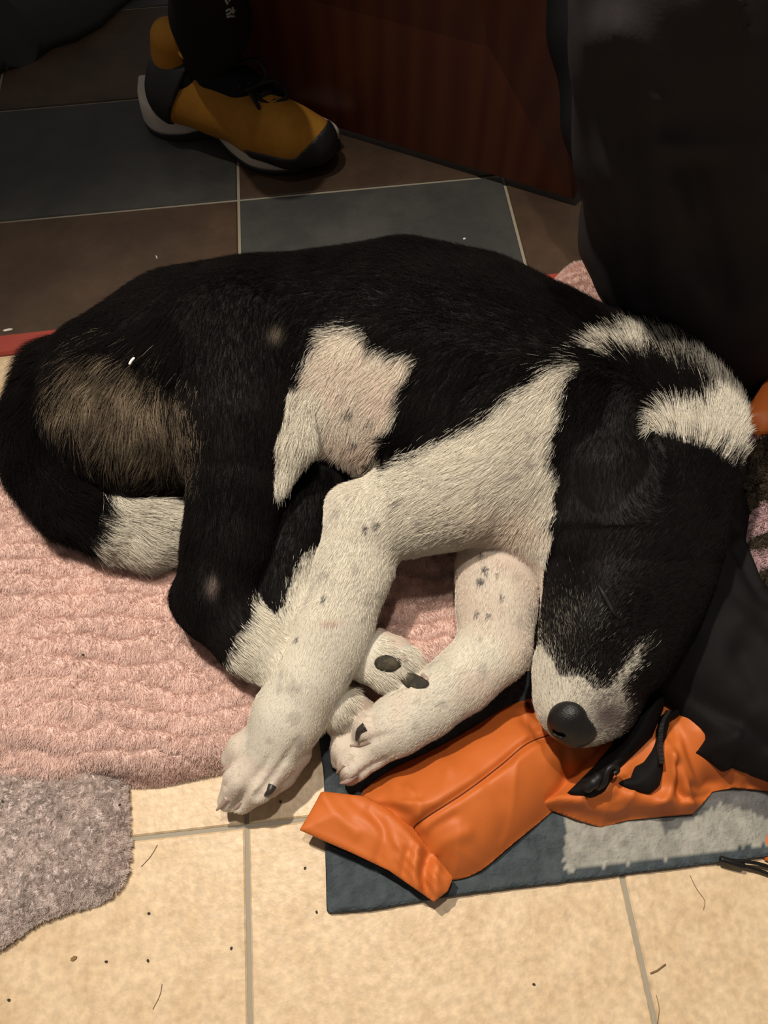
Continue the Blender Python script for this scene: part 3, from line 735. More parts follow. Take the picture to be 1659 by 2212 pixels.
sclaw(.0042, M_claw_p, (800, 1600), (782, 1606), (757, 1611))
sclaw(.0044, M_claw_p, (768, 1676), (752, 1686), (735, 1692))
sclaw(.0036, M_claw_p, (740, 1650), (734, 1660), (728, 1670))
sclaw(.0034, M_claw_p, (912, 1460), (922, 1468), (936, 1476))
sclaw(.0030, M_claw_p, (866, 1418), (876, 1426), (884, 1438))
# --- paw pads
M_pad = mat('paw_pad', (.030, .027, .022), .8, .2, var=(90, (.085, .072, .045), .45, .65), bump=(500, .6, .001))
for (x_, y_, z_, r_), (dx_, dy_) in zip(PADS[:2], ((1, .05), (1, .25))):
    PB = Body(); r_m = r_ / SC(x_, y_, .08)
    for k_, rr_ in ((-.8, .5), (-.2, .72), (.45, .66), (1.1, .36)):
        c0 = surf(x_ + dx_ * k_ * r_, y_ + dy_ * k_ * r_, -r_m * rr_ * .45); PB.pr.append((c0, r_m * rr_, c0 + 1e-5, r_m * rr_)); PB.names.append('p')
    ff, fl_ = PB.field([(.0025, [0, 1, 2, 3])], .0012); pv, pf = net(ff, fl_, .0012); link_mesh('paw_pad', lap(pv, pf, 2), pf, M_pad, dog)
# --- whiskers
M_whisk = mat('whisker', (.02, .018, .018), .4, .5)
wl = [((1190, 1500), (1150, 1480), (1120, 1450)), ((1195, 1520), (1150, 1520), (1115, 1505)), ((1330, 1500), (1380, 1480), (1420, 1450))]
# --- fluff on the rump
M_white = mat('white_fluff', (.85, .82, .75), .8)
P = spline([on_dog(x_, y_, off=.012) for x_, y_ in ((292, 798), (297, 790), (304, 783))], 5)
v, f = tube(P, [.0006] + [.0014] * (len(P) - 2) + [.0005], 6)
o = link_mesh('fluff', v, f, M_white); tag(o, 'tiny white sliver lying on the dog\'s brown rump', 'debris')

# ================================================================== ORANGE JACKET
M_orange = mat('orange_shell', (.50, .125, .024), .55, .3, var=(5, (.44, .103, .018), .4, .7), bump=(700, .12, .0006))
M_blackc = mat('black_softshell', (.0052, .0045, .0048), .8, .14, bump=(500, .2, .0006))
M_zip = mat('black_plastic', (.006, .0055, .006), .5, .3)
jack = empty('orange_jacket', W(1250, 1650, 0))
tag(jack, 'bright orange work jacket with black lining under the dog\'s muzzle', 'jacket')
def wr(x, y, s=1.0, sc=22, seed=0):
    P = np.stack([x, y, x * 0], -1); n = fbm(P, sc, 200 + seed, 3); return s * (1 - np.abs(n)) ** 2
SL_C = [([(898, 1815), (892, 1792), (915, 1770), (1000, 1715), (1080, 1655), (1140, 1605), (1200, 1583), (1240, 1580)], -.0065, 8),
        ([(900, 1800), (870, 1770), (835, 1735)], -.006, 18), ([(915, 1795), (880, 1745)], .003, 14),
        ([(1020, 1690), (960, 1720), (900, 1740)], .003, 22),
        ([(1150, 1550), (1180, 1600), (1215, 1640), (1240, 1680)], -.006, 20), ([(1200, 1625), (1260, 1640), (1310, 1600)], .006, 26),
        ([(1290, 1640), (1255, 1680), (1220, 1705)], .004, 20), ([(1180, 1480), (1150, 1540), (1155, 1560)], -.006, 16),
        ([(860, 1640), (850, 1700), (870, 1730)], .004, 20), ([(930, 1615), (970, 1660)], .003, 18),
        ([(905, 1800), (890, 1765), (850, 1745), (800, 1735)], -.0035, 8), ([(900, 1785), (905, 1740), (880, 1700)], .003, 9), ([(820, 1690), (870, 1720), (905, 1725)], -.003, 8),
        ([(930, 1850), (960, 1820), (1010, 1800)], .003, 12), ([(915, 1830), (935, 1790), (980, 1765)], -.003, 9), ([(1135, 1510), (1170, 1560), (1190, 1580)], .004, 9), ([(1150, 1500), (1168, 1530), (1172, 1560)], -.005, 8),
        ([(1300, 1590), (1290, 1630), (1240, 1660)], -.004, 10), ([(1335, 1570), (1300, 1610), (1290, 1640)], .005, 9), ([(1225, 1620), (1230, 1670), (1200, 1720)], -.003, 10), ([(1060, 1700), (1100, 1750), (1090, 1800)], -.0015, 14)]
def sleeve_top(x, y, d):
    z = .010 + .046 * (1 - np.exp(-(d / .026) ** 1.2)) + .0024 * fbm(np.stack([x, y, x * 0], -1), 18, 211, 3) + .0026 * (1 - np.abs(noise3(np.stack([x * .6 + y * .8, x * .8 - y * .3, x * 0], -1), 26, 213))) ** 5 + creases(x, y, SL_C, .045) * np.clip(d / .012, 0, 1)
    q = W(1245, 1570, .05)                      # pressed down by the muzzle
    z -= .020 * np.exp(-(((x - q[0]) / .045) ** 2 + ((y - q[1] - .03) / .05) ** 2))
    # flatter at the cuff
    a = W(1000, 1800, .03); b_ = W(760, 1700, .03)
    return z
sleeve_px = [(880, 1856), (800, 1790), (775, 1720), (835, 1665), (925, 1622), (1000, 1582), (1080, 1530), (1130, 1495), (1165, 1450), (1178, 1400), (1200, 1290), (1260, 1320), (1330, 1440), (1350, 1535), (1342, 1590), (1290, 1660), (1235, 1715), (1180, 1765), (1110, 1822), (1040, 1880), (985, 1900), (960, 1890)]
o, slP = cloth('sleeve', sleeve_px, .02, sleeve_top, M_orange, base=.007, step=.0019, smooth=4, parent=jack)
def on_cloth(px, py, P_, fn, up=0.0):
    z = .04
    for _ in range(25):
        q = W(px, py, z); d_ = seg_dist(np.array([q[0]]), np.array([q[1]]), P_, True)[0]; z = .5 * z + .5 * float(fn(np.array([q[0]]), np.array([q[1]]), d_)[0])
    return W(px, py, z + up)
M_seam = mat('dark_seam_thread', (.10, .022, .006), .8, .2)
v, f = tube([on_cloth(a_, b_, slP, sleeve_top, .0002) for a_, b_ in spline([(903, 1812), (893, 1793), (910, 1772), (1000, 1715), (1080, 1655), (1140, 1606), (1200, 1584), (1228, 1581)], 12)], .00075, 6)
o = link_mesh('seam', v, f, M_seam, jack); tag(o, 'dark curved seam along the sleeve')
CF_C = [([(655, 1790), (730, 1822), (820, 1868), (900, 1915)], .0015, 7), ([(700, 1722), (740, 1770), (770, 1800)], .0022, 10), ([(760, 1730), (820, 1780), (850, 1840)], -.0025, 8), ([(840, 1760), (880, 1800), (900, 1830)], .003, 8), ([(690, 1712), (780, 1740), (880, 1830)], .002, 20), ([(800, 1750), (830, 1800), (812, 1868)], -.003, 10), ([(880, 1840), (868, 1900)], -.004, 9),
        ([(905, 1830), (895, 1880), (900, 1920)], .005, 9), ([(925, 1850), (915, 1890), (925, 1935)], -.006, 8), ([(945, 1870), (940, 1900), (945, 1925)], .005, 9)]
def cuff_top(x, y, d):
    z0 = .030 + .010 * np.clip(d / .02, 0, 1) ** .7
    g = W(915, 1880, .03); gat = np.exp(-(((x - g[0]) / .022) ** 2 + ((y - g[1]) / .03) ** 2))
    P = np.stack([x, y, x * 0], -1)
    s = np.sin((x * .55 - y * .85) * 0 + (x * .8 + y * .6) * 900) * .0016 * gat
    return z0 + s + .0022 * fbm(P, 25, 221, 2) + creases(x, y, CF_C, .035)
cuff_px = [(646, 1792), (660, 1768), (692, 1710), (700, 1708), (790, 1718), (880, 1770), (925, 1830), (960, 1870), (980, 1895), (968, 1925), (938, 1948), (915, 1932), (880, 1908), (840, 1880), (760, 1842), (700, 1816)]
o, _ = cloth('cuff', cuff_px, .036, cuff_top, M_orange, base=lambda x, y: .026 + 0 * x, step=.0022, parent=jack)
def flat_top(h, s=.002, seed=0, sc=25, e=.008):
    return lambda x, y, d: h * .35 + h * .65 * (1 - np.exp(-d / e)) + s * fbm(np.stack([x, y, x * 0], -1), sc, 230 + seed, 3)
o, _ = cloth('sleeve_lining', [(676, 1800), (700, 1760), (900, 1800), (960, 1880), (950, 1925), (900, 1912), (800, 1862), (705, 1822)], .02, flat_top(.024), M_blackc, base=.007, parent=jack, step=.003)
# jacket body to the right
BD_C = [([(1190, 1745), (1300, 1725), (1400, 1735), (1480, 1752)], .014, 20), ([(1210, 1765), (1330, 1745), (1440, 1755)], -.004, 12), ([(1445, 1530), (1450, 1600), (1500, 1680), (1560, 1690)], -.008, 22),
        ([(1440, 1620), (1470, 1690), (1500, 1735)], .010, 22), ([(1490, 1560), (1530, 1620), (1620, 1670)], .008, 28), ([(1500, 1700), (1570, 1690), (1640, 1690)], -.006, 10), ([(1460, 1700), (1490, 1755)], -.008, 12),
        ([(1400, 1590), (1350, 1640), (1310, 1690)], .006, 20),
        ([(1452, 1660), (1470, 1710), (1500, 1722), (1560, 1712)], -.008, 7), ([(1445, 1560), (1470, 1640), (1510, 1690), (1580, 1695)], .006, 10), ([(1250, 1740), (1340, 1752), (1440, 1748)], .005, 9), ([(1490, 1540), (1530, 1600)], -.005, 8),
        ([(1440, 1640), (1450, 1700), (1420, 1750)], .006, 10), ([(1210, 1752), (1260, 1742), (1330, 1722)], -.004, 8)]
def body_top(x, y, d):
    return .010 + .034 * (1 - np.exp(-(d / .018) ** 1.2)) + .003 * fbm(np.stack([x, y, x * 0], -1), 20, 241, 3) + .004 * (1 - np.abs(noise3(np.stack([x * .3 + y, x * .9 - y * .6, x * 0], -1), 22, 243))) ** 5 + creases(x, y, BD_C, .035) * np.clip(d / .01, 0, 1)
body_px = [(1150, 1740), (1200, 1752), (1255, 1772), (1305, 1786), (1360, 1770), (1440, 1762), (1500, 1757), (1525, 1730), (1545, 1708), (1590, 1700), (1660, 1706), (1760, 1712), (1800, 1600), (1600, 1480), (1430, 1470), (1340, 1540), (1250, 1640)]
o, _ = cloth('jacket_body', body_px, .016, body_top, M_orange, base=.007, step=.0019, parent=jack)
# black placket with its zip
pl_px = [(1348, 1540), (1400, 1490), (1440, 1500), (1436, 1530), (1412, 1590), (1372, 1628), (1330, 1668), (1322, 1690), (1310, 1712), (1280, 1722), (1240, 1712), (1232, 1708), (1290, 1650), (1332, 1600)]
o, _ = cloth('placket', pl_px, .052, lambda x, y, d: .046 + .014 * (1 - np.exp(-d / .008)) + creases(x, y, [([(1420, 1510), (1380, 1590), (1300, 1680)], .008, 16), ([(1360, 1560), (1310, 1640)], -.006, 14)], .06), M_blackc, base=.034, step=.0026, parent=jack)
fl_px = [(1424, 1575), (1436, 1540), (1470, 1528), (1476, 1538), (1450, 1555), (1440, 1600), (1438, 1650), (1428, 1695), (1408, 1712), (1370, 1706), (1330, 1690), (1365, 1678), (1372, 1655), (1392, 1645), (1408, 1620)]
o, _ = cloth('storm_flap', fl_px, .05, lambda x, y, d: .046 + .010 * (1 - np.exp(-d / .005)), M_blackc, base=.034, step=.0022, parent=jack)
zp = spline([W(*p) for p in ((1445, 1535, .062), (1430, 1565, .063), (1427, 1610, .063), (1430, 1650, .062))], 14)
vs, fs = [], []
for i in range(0, len(zp) - 1):
    c_ = zp[i]; v, f = box_mesh(c_[0] - .0022, c_[0] + .0022, c_[1] - .0006, c_[1] + .0006, c_[2] - .004, c_[2], .0003)
    fs += [tuple(k + len(vs) for k in q) for q in f]; vs += v
o = link_mesh('zip', vs, fs, M_zip, jack, smooth=False); tag(o, 'black plastic zip teeth')
v, f = tube(spline([W(*p) for p in ((1290, 1702, .060), (1305, 1690, .068), (1312, 1664, .074), (1326, 1654, .074), (1334, 1662, .070), (1326, 1672, .068))], 6), .0026, 8)
o = link_mesh('zip_pull', v, f, M_zip, jack)
v, f = tube(spline([W(*p) for p in ((1262, 1706, .060), (1282, 1690, .066), (1300, 1672, .066))], 5), [.003, .0045, .005, .0045, .005, .0055, .005, .0045, .005, .004, .003], 10)
o = link_mesh('cord_lock', v, f, M_zip, jack)

# ------------------------------------------------------------------ black jacket heaped round the head
HB = [([(1480, 1200), (1470, 1300), (1440, 1400), (1400, 1470)], .018, 40), ([(1530, 1040), (1570, 1050), (1590, 1100)], .010, 16), ([(1580, 1140), (1620, 1150), (1650, 1250)], .008, 14), ([(1590, 1170), (1620, 1230), (1650, 1290)], -.010, 22),
      ([(1440, 1400), (1500, 1480), (1600, 1550), (1680, 1600)], -.008, 14), ([(1450, 1430), (1520, 1520), (1620, 1600)], .008, 24), ([(1600, 1330), (1560, 1380), (1540, 1450)], .006, 26), ([(1530, 1250), (1620, 1330), (1680, 1380)], -.006, 24),
      ([(1470, 1520), (1540, 1590), (1660, 1640)], .006, 22), ([(1500, 1130), (1530, 1230), (1520, 1320)], .008, 30), ([(1600, 1420), (1640, 1500)], -.006, 24)]
def heap(x, y, d):
    z = .045 + .062 * (1 - np.exp(-(d / .030) ** 1.1)) + .004 * fbm(np.stack([x, y, x * 0], -1), 14, 251, 3) + creases(x, y, HB, .09) * np.clip(d / .008, 0, 1)
    return z
bj_px = [(1400, 1180), (1480, 1060), (1530, 1010), (1568, 1015), (1618, 1050), (1632, 1110), (1628, 1180), (1660, 1250), (1740, 1330), (1860, 1400), (1860, 1700), (1740, 1700), (1660, 1672), (1590, 1648), (1586, 1660), (1512, 1622), (1520, 1592), (1478, 1540), (1450, 1505), (1425, 1500), (1385, 1500), (1350, 1520), (1340, 1450), (1380, 1300)]
bj, _ = cloth('black_jacket', bj_px, .055, heap, M_blackc, base=.030, step=.0035)
tag(bj, 'black softshell jacket bunched against the right side of the dog\'s head', 'jacket')
def heap2(x, y, d):
    return .004 + .085 * (1 - np.exp(-(d / .040) ** 1.1)) + .006 * fbm(np.stack([x, y, x * 0], -1), 12, 261, 3) + creases(x, y, [([(1500, 770), (1560, 740), (1650, 715)], .012, 20), ([(1490, 720), (1560, 700), (1640, 705)], -.010, 12)], .08)
bk_px = [(1400, 760), (1440, 700), (1520, 690), (1620, 680), (1760, 690), (1860, 760), (1860, 900), (1690, 900), (1640, 890), (1600, 900), (1520, 960), (1420, 900)]
bk, _ = cloth('black_hoodie', bk_px, .02, heap2, mat('black_fleece', (.009, .008, .009), .9, .2, bump=(300, .3, .001)), base=0.001, step=.004, smooth=3)
tag(bk, 'black garment crumpled behind the dog\'s neck at the trouser hem', 'garment')
os_px = [(1600, 905), (1625, 868), (1662, 806), (1720, 790), (1800, 850), (1760, 940), (1640, 940)]
osl, _ = cloth('orange_garment', os_px, .10, lambda x, y, d: .105 + .012 * (1 - np.exp(-d / .01)), M_orange, base=.03, step=.003)
tag(osl, 'small orange cloth corner between the dog\'s neck and the right frame edge', 'garment')

# patterned plush at the right edge
M_pl = mat('patterned_plush', (.1, .08, .06), .9, .1, attr='tint'); 
pl2_px = [(1585, 960), (1600, 915), (1640, 885), (1700, 860), (1860, 900), (1860, 1330), (1760, 1330), (1655, 1230), (1632, 1150), (1640, 1080), (1615, 1030), (1575, 1000)]
def plc(x, y):
    P = np.stack([x, y, x * 0], -1); px, py = PX(np.stack([x, y, x * 0 + .1], -1)); n = noise3(P, 110, 271) * 16
    c = np.tile([.050, .038, .026], (len(x), 1))
    e1 = seg_dist(px + n, py + n, [(1590, 960), (1640, 895), (1720, 860)])[0] < 16
    e2 = (np.abs(py + n - 1105) < 24) & (px > 1600); e3 = (np.abs(py + n * .7 - 1185) < 16) & (px > 1630)
    c[e1 | e2 | e3] = (.42, .28, .29); return c
pl2, _ = cloth('patterned_throw', pl2_px, .085, lambda x, y, d: .075 + .035 * (1 - np.exp(-(d / .02) ** 1.2)) + .002 * fbm(np.stack([x, y, x * 0], -1), 100, 281, 2), M_pl, base=.002, step=.003, color=plc, smooth=2)
tag(pl2, 'brown plush throw with pink patches beside the dog\'s far ear', 'throw')
pz = pile(pl2, 16000, .007, .00024, lambda R, g: plc(R[:, 0], R[:, 1]) * g.uniform(.7, 1.3, (len(R), 1)), M_throwh, 'pile', .6, thr_dir, 9, jit=.3); tag(pz, kind='stuff')

# ------------------------------------------------------------------ cord on the mat's edge
cd = empty('elastic_cord', W(1620, 1870, 0)); tag(cd, 'black elastic cord loop lying over the doormat edge near the orange tab', 'cord')
v, f = tube(spline([W(*p) for p in ((1558, 1856, .012), (1590, 1866, .010), (1640, 1880, .006), (1700, 1905, .004))], 8), .0016, 8); link_mesh('cord', v, f, M_zip, cd)
v, f = tube(spline([W(*p) for p in ((1558, 1857, .012), (1600, 1860, .012), (1640, 1866, .008), (1700, 1885, .004))], 8), .0016, 8); link_mesh('cord', v, f, M_zip, cd)
v, f = tube(spline([W(*p) for p in ((1556, 1855, .013), (1580, 1862, .013), (1606, 1870, .011))], 5), .0030, 8); link_mesh('cord_end', v, f, M_zip, cd)
og, _ = cloth('orange_strap', [(1652, 1808), (1662, 1790), (1720, 1780), (1800, 1850), (1720, 1880), (1662, 1858), (1652, 1838)], .012, flat_top(.014), M_orange, base=.006, step=.003)
tag(og, 'orange tab poking in above the black cord at the doormat edge', 'strap')

# ================================================================== PEOPLE
M_trou = mat('charcoal_trousers', (.024, .0205, .0225), .85, .15, bump=(400, .2, .0008))
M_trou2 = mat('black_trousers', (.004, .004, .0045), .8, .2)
per = empty('person', W(1500, 700, 0)); tag(per, 'person in baggy charcoal trousers standing beside the dog\'s neck', 'person')
Q = Body()
ids = Q.add('leg', (1485, 640, .11, 145), (1472, 500, .22, 185), (1500, 250, .36, 212), (1512, 40, .45, 225), (1525, -160, .52, 235))
ids += Q.add('leg', (1600, 700, .10, 150), (1620, 500, .22, 190), (1650, 200, .36, 230), (1680, -150, .50, 240))
RG = [((1380, 190, .40), (1440, 230, .40), 26, .008), ((1425, 318, .38), (1545, 326, .38), 24, .009), ((1440, 350, .36), (1560, 360, .36), 20, -.006), ((1400, 240, .4), (1470, 470, .3), 34, .012), ((1355, 300, .35), (1400, 640, .16), 24, -.010), ((1330, 60, .4), (1420, 150, .4), 50, .006), ((1520, -200, .4), (1600, 260, .4), 40, -.006), ((1440, 560, .2), (1530, 640, .2), 26, .008),
      ((1300, 100, .42), (1360, 500, .24), 60, .006), ((1500, 380, .35), (1560, 640, .16), 30, -.012), ((1560, -200, .5), (1640, 420, .3), 40, .008)]
def leg_post(f, G):
    px, py = PX(G); 
    for a_, b_, w_, dp in RG:
        d, _, _ = seg_dist(px, py, [a_[:2], b_[:2]]); f = f - dp * np.exp(-(d / w_) ** 2)
    f = f - .006 * fbm(G, 14, 301, 2)
    return f
lf, llo = Q.field([(.02, ids)], .006, leg_post, pad=.03, floor=.0); lV, lF = net(lf, llo, .006); lV = lap(lV, lF, 2)
link_mesh('trousers', lV, lF, M_trou, per)
Q = Body(); ids = Q.add('leg', (1306, 480, .10, 40), (1282, 260, .19, 58), (1262, 60, .27, 68), (1250, -140, .34, 76))  # added leg, its black colour stands in for the darkness between door and trousers
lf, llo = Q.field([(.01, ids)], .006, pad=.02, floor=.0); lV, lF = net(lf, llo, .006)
o = link_mesh('trousers', lap(lV, lF, 2), lF, M_trou2, per); tag(o, 'black leg shape added to fill the dark gap beside the door')

# ------------------------------------------------------------------ booted foot
M_tan = mat('mustard_nubuck', (.36, .165, .020), .8, .25, var=(30, (.29, .125, .014), .4, .7), bump=(300, .2, .0006))
M_rub = mat('black_rubber', (.012, .012, .013), .55, .4); M_sole = mat('grey_foam', (.50, .45, .40), .7, .3); M_mesh = mat('black_mesh', (.006, .006, .008), .85, .2, bump=(700, .5, .001))
M_lace = mat('black_lace', (.010, .009, .010), .7, .3)
p2 = empty('person', W(420, 250, 0)); tag(p2, 'person seen only as a black trouser leg in a mustard hiking boot', 'person')
K = Body()
up = K.add('u', (382, 205, .066, 46), (465, 225, .066, 52), (560, 268, .058, 56), (630, 294, .050, 54), (680, 304, .040, 46))
up2 = K.add('u', (385, 205, .070, 44), (400, 170, .088, 46)) + K.add('u', (470, 195, .090, 42), (560, 238, .072, 42))
cu_ = K.add('c', (378, 190, .070, 48), (385, 160, .095, 46), (430, 170, .095, 44))
an = K.add('a', (366, 118, .128, 38), (364, 82, .155, 38)) + K.add('a', (385, 118, .128, 28), (388, 85, .155, 26))
hb = .0028
lo_, hi_ = K.bounds(.012)
toe_a = W(665, 320, .03); toe_dir = (W(700, 330, .03) - W(380, 240, .03)); toe_dir[2] = 0; toe_dir /= np.linalg.norm(toe_dir)
heel = W(385, 225, .0)
def tl(G): return (G - heel) @ toe_dir
Ltoe = tl(toe_a)
def upper_post(f, G):
    return np.maximum(f, .018 - G[..., 2])
f_, l_ = K.field([(.010, up + up2)], hb, upper_post); v_, F_ = net(f_, l_, hb); boot = link_mesh('boot', lap(v_, F_, 2), F_, M_tan, p2); tag(boot, 'mustard hiking boot with black toe cap')
def toe_post(f, G):
    s = tl(G); zz = G[..., 2]
    return np.maximum(f - .0025, np.maximum(np.maximum((Ltoe - .075) - s, zz - .046 - .9 * np.clip(s - Ltoe - .004, 0, 1)), .016 - zz))
f_, l_ = K.field([(.010, up + up2)], hb, toe_post); v_, F_ = net(f_, l_, hb); link_mesh('toe_cap', lap(v_, F_, 2), F_, M_rub, boot)
SH = tl(W(382, 205, .066)) + .004
def heel_post(f, G):
    s = tl(G); zz = G[..., 2]
    return np.maximum(f - .0022, np.maximum(s - (SH + .5 * (zz - .045)), .016 - zz))
f_, l_ = K.field([(.010, up + up2 + cu_)], hb, heel_post); v_, F_ = net(f_, l_, hb); link_mesh('heel_counter', lap(v_, F_, 2), F_, M_rub, boot)
f_, l_ = K.field([(.006, cu_)], hb, lambda f, G: np.maximum(f - .004, .072 - G[..., 2])); v_, F_ = net(f_, l_, hb); link_mesh('collar', lap(v_, F_, 2), F_, M_mesh, boot)
f_, l_ = K.field([(.008, an)], hb); v_, F_ = net(f_, l_, hb); link_mesh('ankle_cuff', lap(v_, F_, 2), F_, M_tan, boot)
for x_, y_, z_ in ((392, 78, .17), (402, 112, .15)):
    ring = [W(x_ + 14 * math.cos(t_), y_ + 12 * math.sin(t_), z_) for t_ in np.linspace(0, 2 * math.pi, 17)]
    v, f = tube(ring, .003, 6); link_mesh('lace_hook', v, f, M_tan, boot)
# sole: near side traced on the floor, far side mirrored about the boot's axis
side = [(316, 228), (314, 262), (322, 286), (350, 302), (400, 308), (440, 302), (470, 312), (500, 342), (545, 372), (600, 382), (655, 376), (700, 354), (738, 322)]
SP = spline([W(a_, b_, 0) for a_, b_ in side], 4)
nrm = np.array([-toe_dir[1], toe_dir[0], 0])
s_ = (SP - heel) @ toe_dir; n_ = (SP - heel) @ nrm
tt = (s_ - s_[0]) / (s_[-1] - s_[0]); axis = n_[0] + (n_[-1] - n_[0]) * tt
far = axis + (axis - n_) * .2 + .010 * np.sin(np.pi * np.clip(tt, 0, 1))
loop = np.vstack([np.stack([s_, n_], 1), np.stack([s_, far], 1)[::-1][1:-1]])
def sole_ring(inset, z, rise=0):
    c_ = loop.mean(0); d_ = loop - c_; l2 = np.linalg.norm(d_, axis=1)[:, None]; q_ = c_ + d_ * (1 - inset / l2)
    u_ = (q_[:, 0] - s_[0]) / (s_[-1] - s_[0]); wav = rise * (.35 * np.exp(-((u_ - .38) / .12) ** 2) + .5 * np.clip((u_ - .85) / .15, 0, 1) ** 2)
    return heel + q_[:, :1] * toe_dir + q_[:, 1:] * nrm + np.stack([0 * u_, 0 * u_, z + wav], 1)
def ringmesh(rings):
    n = len(rings[0]); V = np.vstack(rings); F = [(i * n + k, i * n + (k + 1) % n, (i + 1) * n + (k + 1) % n, (i + 1) * n + k) for i in range(len(rings) - 1) for k in range(n)]
    return V, F + [tuple(range(n))[::-1], tuple((len(rings) - 1) * n + k for k in range(n))]
v, f = ringmesh([sole_ring(.004, 0), sole_ring(.001, .003), sole_ring(.001, .008, .018), sole_ring(.003, .010, .018)]); link_mesh('outsole', v, f, M_rub, boot)
def ztop(u_): return .044 - .016 * np.clip((u_ - .15) / .3, 0, 1)
uu = (loop[:, 0] - s_[0]) / (s_[-1] - s_[0])
def mid_ring(inset, frac):
    r_ = sole_ring(inset, 0, .018); r_[:, 2] = .009 + r_[:, 2] * (1 - frac) + frac * ztop(uu); return r_
v, f = ringmesh([mid_ring(.003, 0), mid_ring(0, .15), mid_ring(.001, .6), mid_ring(.003, .92), mid_ring(.008, 1.0)]); link_mesh('midsole', v, f, M_sole, boot)
# laces and tongue
f_, l_ = K.field([(.004, up2[1:])], hb, lambda f, G: np.maximum(f, np.abs((G - W(540, 190, .12)) @ nrm) - .030)); 
TG = Body(); tg = TG.add('t', (455, 160, .118, 34), (520, 185, .105, 36), (590, 225, .082, 32)) ; f_, l_ = TG.field([(.005, tg)], hb); v_, F_ = net(f_, l_, hb); link_mesh('tongue', lap(v_, F_, 2), F_, M_mesh, boot)
for i, (x_, y_) in enumerate(((470, 178), (503, 200), (535, 222), (552, 240))):
    pts = [W(x_ - 6, y_ + 16, .098 - i * .008), W(x_ + 8, y_ - 2, .118 - i * .009), W(x_ + 40, y_ - 22, .128 - i * .010), W(x_ + 72, y_ - 28, .112 - i * .010)]
    v, f = tube(spline(pts, 6), .0036, 6); link_mesh('lace', v, f, M_lace, boot)
for pts in (((520, 190, .12), (500, 150, .13), (550, 130, .14), (575, 165, .125), (540, 195, .118)), ((530, 195, .12), (590, 175, .12), (620, 205, .10), (585, 225, .098), (545, 205, .11)), ((540, 200, .118), (560, 235, .098), (556, 248, .085))):
    v, f = tube(spline([W(*p) for p in pts], 8), .0030, 6); link_mesh('lace', v, f, M_lace, boot)
LG = Body(); lg = LG.add('l', (455, 120, .13, 62), (455, 40, .20, 78), (440, -100, .32, 92)); f_, l_ = LG.field([(.01, lg)], .005); v_, F_ = net(f_, l_, .005); link_mesh('trousers', lap(v_, F_, 2), F_, M_trou2, p2)
# dull white print on the trouser leg
M_print = mat('white_print', (.30, .32, .32), .8)
def on_body(bd, ids, px, py, off=.0):
    v = ray(px, py); t = .3
    for _ in range(200):
        d = min(float(sd_capsule((CAM + v * t)[None], *bd.pr[i])[0]) for i in ids)
        t += d * .8
        if d < 1e-4: break
    return CAM + v * (t - off)
for k_, st in enumerate([[(486, -4), (491, 8), (497, -2)], [(488, 24), (494, 19), (501, 22), (496, 28), (489, 31)], [(502, 16), (504, 28)], [(498, 25), (507, 22)], [(490, 36), (498, 34), (506, 35)]]):
    v, f = tube([on_body(LG, lg, a_, b_, .001) for a_, b_ in st], .0014, 6); link_mesh('print', v, f, M_print, p2.children[-1] if False else p2)
# ------------------------------------------------------------------ grey coat in the top left corner
M_coat = mat('grey_coat', (.030, .031, .032), .85, .3, bump=(200, .3, .001))
ct, _ = cloth('grey_coat', [(-200, 160), (-60, 140), (0, 113), (45, 104), (100, 66), (150, 52), (205, 22), (250, -20), (330, -80), (100, -200), (-300, -60)], .03, lambda x, y, d: .012 + .05 * (1 - np.exp(-d / .03)) + .004 * fbm(np.stack([x, y, x * 0], -1), 12, 311, 2) + creases(x, y, [([(-20, 22), (20, 30), (50, 50), (68, 66)], .014, 18), ([(-20, 60), (10, 62), (30, 80)], -.02, 40)], .04), M_coat, base=.001, step=.006)
tag(ct, 'dark grey coat hem spread on the tiles in the top left corner', 'coat')

# ------------------------------------------------------------------ small things on the floor
M_chip = mat('wood_chip', (.20, .12, .05), .8); M_crumb = mat('dark_crumb', (.03, .022, .015), .9); M_hair = mat('loose_hair', (.16, .10, .06), .6)
def chip(px, py, ln, wd, ang, m, name, label, cat, group=None, z=0.0):
    c_ = W(px, py, z); ca, sa = math.cos(ang), math.sin(ang)
    pr = [(-1, -.3), (-.4, -1), (.7, -.7), (1, .1), (.3, 1), (-.7, .7)]
    V = [(c_[0] + (a_ * ln * ca - b_ * wd * sa), c_[1] + (a_ * ln * sa + b_ * wd * ca), z + .0002 + zz * .0014) for zz in (0, 1) for a_, b_ in pr]
    F = [tuple(range(6))[::-1], tuple(range(6, 12))] + [(i, (i + 1) % 6, (i + 1) % 6 + 6, i + 6) for i in range(6)]
    o = link_mesh(name, V, F, m, smooth=False); tag(o, label, cat, group); return o
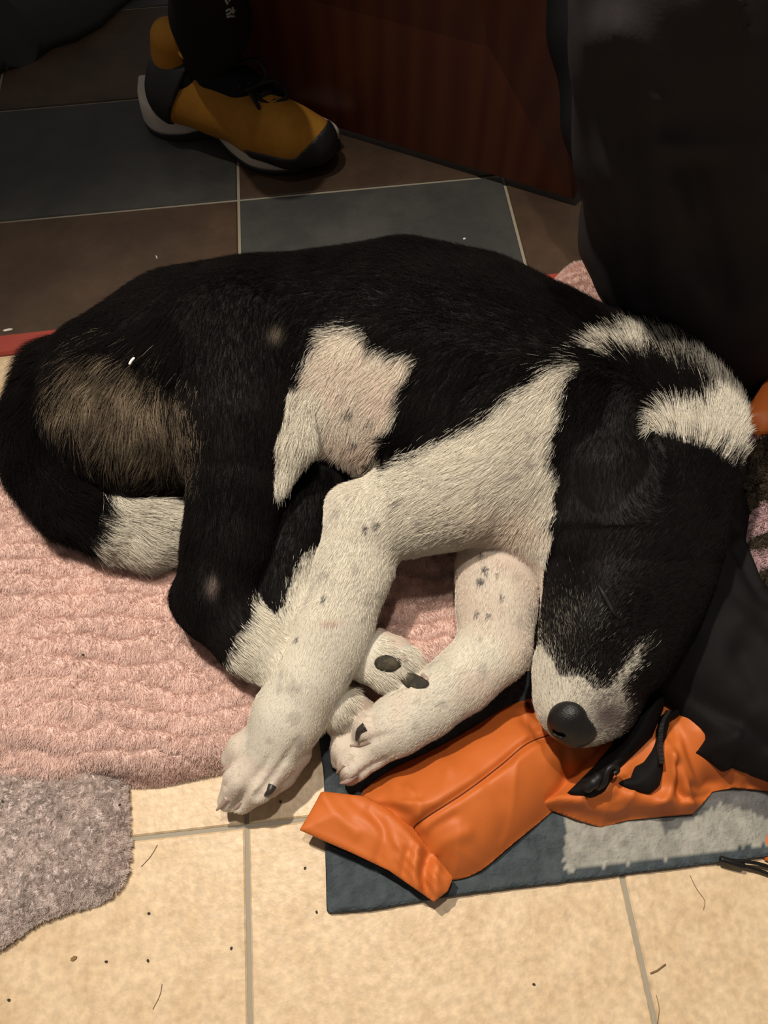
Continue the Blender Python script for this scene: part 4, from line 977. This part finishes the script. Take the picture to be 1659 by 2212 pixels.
chip(160, 2070, .003, .0018, .3, M_chip, 'wood_chip', 'small tan chip on the beige tile in the lower left', 'debris')
for i, (x_, y_) in enumerate([(322, 1973), (500, 2048), (320, 2075), (230, 2077), (259, 1739), (606, 1732), (1153, 2126), (659, 1875), (7, 1732), (20, 2160), (180, 1415), (684, 1970)]):
    zz = .0 if (x_ > 280 or y_ > 2040) else .017
    if (x_, y_) == (180, 1415): zz = .048
    where = ['left of the long grout line', 'beside the vertical grout line', 'below the mauve throw', 'near the tan chip', 'at the corner of the mauve throw', 'right of the white paw', 'on the tile below the doormat', 'beside the cuff shadow', 'on the mauve throw', 'near the bottom left corner', 'on the pink blanket', 'off the doormat corner'][i]
    chip(x_, y_, .0014, .0010, i, M_crumb, 'crumb', 'tiny dark crumb ' + where, 'crumb', 'crumbs scattered about', zz)
v, f = tube([W(1405, 2103, .001), W(1420, 2096, .002), W(1438, 2083, .001)], .0007, 6); o = link_mesh('twig', v, f, M_chip); tag(o, 'short brown twig beside the right grout line', 'twig')
for lab, pts in (('long curved loose hair on the left beige tile', ((305, 1872), (325, 1850), (340, 1825))), ('fine loose hair crossing the lower middle tile', ((1418, 2150), (1424, 2180), (1420, 2212))),
                 ('loose hair curling below the pale doormat block', ((1490, 1890), (1505, 1920), (1522, 1945), (1520, 1965))), ('thin loose hair by the lower edge of the left tile', ((330, 2180), (345, 2150), (350, 2125)))):
    v, f = tube(spline([W(a_, b_, .0008) for a_, b_ in pts], 6), .00025, 5); o = link_mesh('loose_hair', v, f, M_hair); tag(o, lab, 'hair', 'loose hairs on the floor')
M_w = mat('white_scrap', (.6, .57, .5), .8)
chip(1003, 517, .0022, .0018, .2, M_w, 'paper_scrap', 'white speck on the grey slate tile above the dog\'s back', 'scrap')
chip(339, 557, .0008, .004, .3, M_w, 'paper_scrap', 'thin white sliver on the brown slate tile above the rump', 'scrap')
chip(18, 714, .007, .0022, .1, M_w, 'paper_scrap', 'white scrap at the left end of the red threshold', 'scrap')
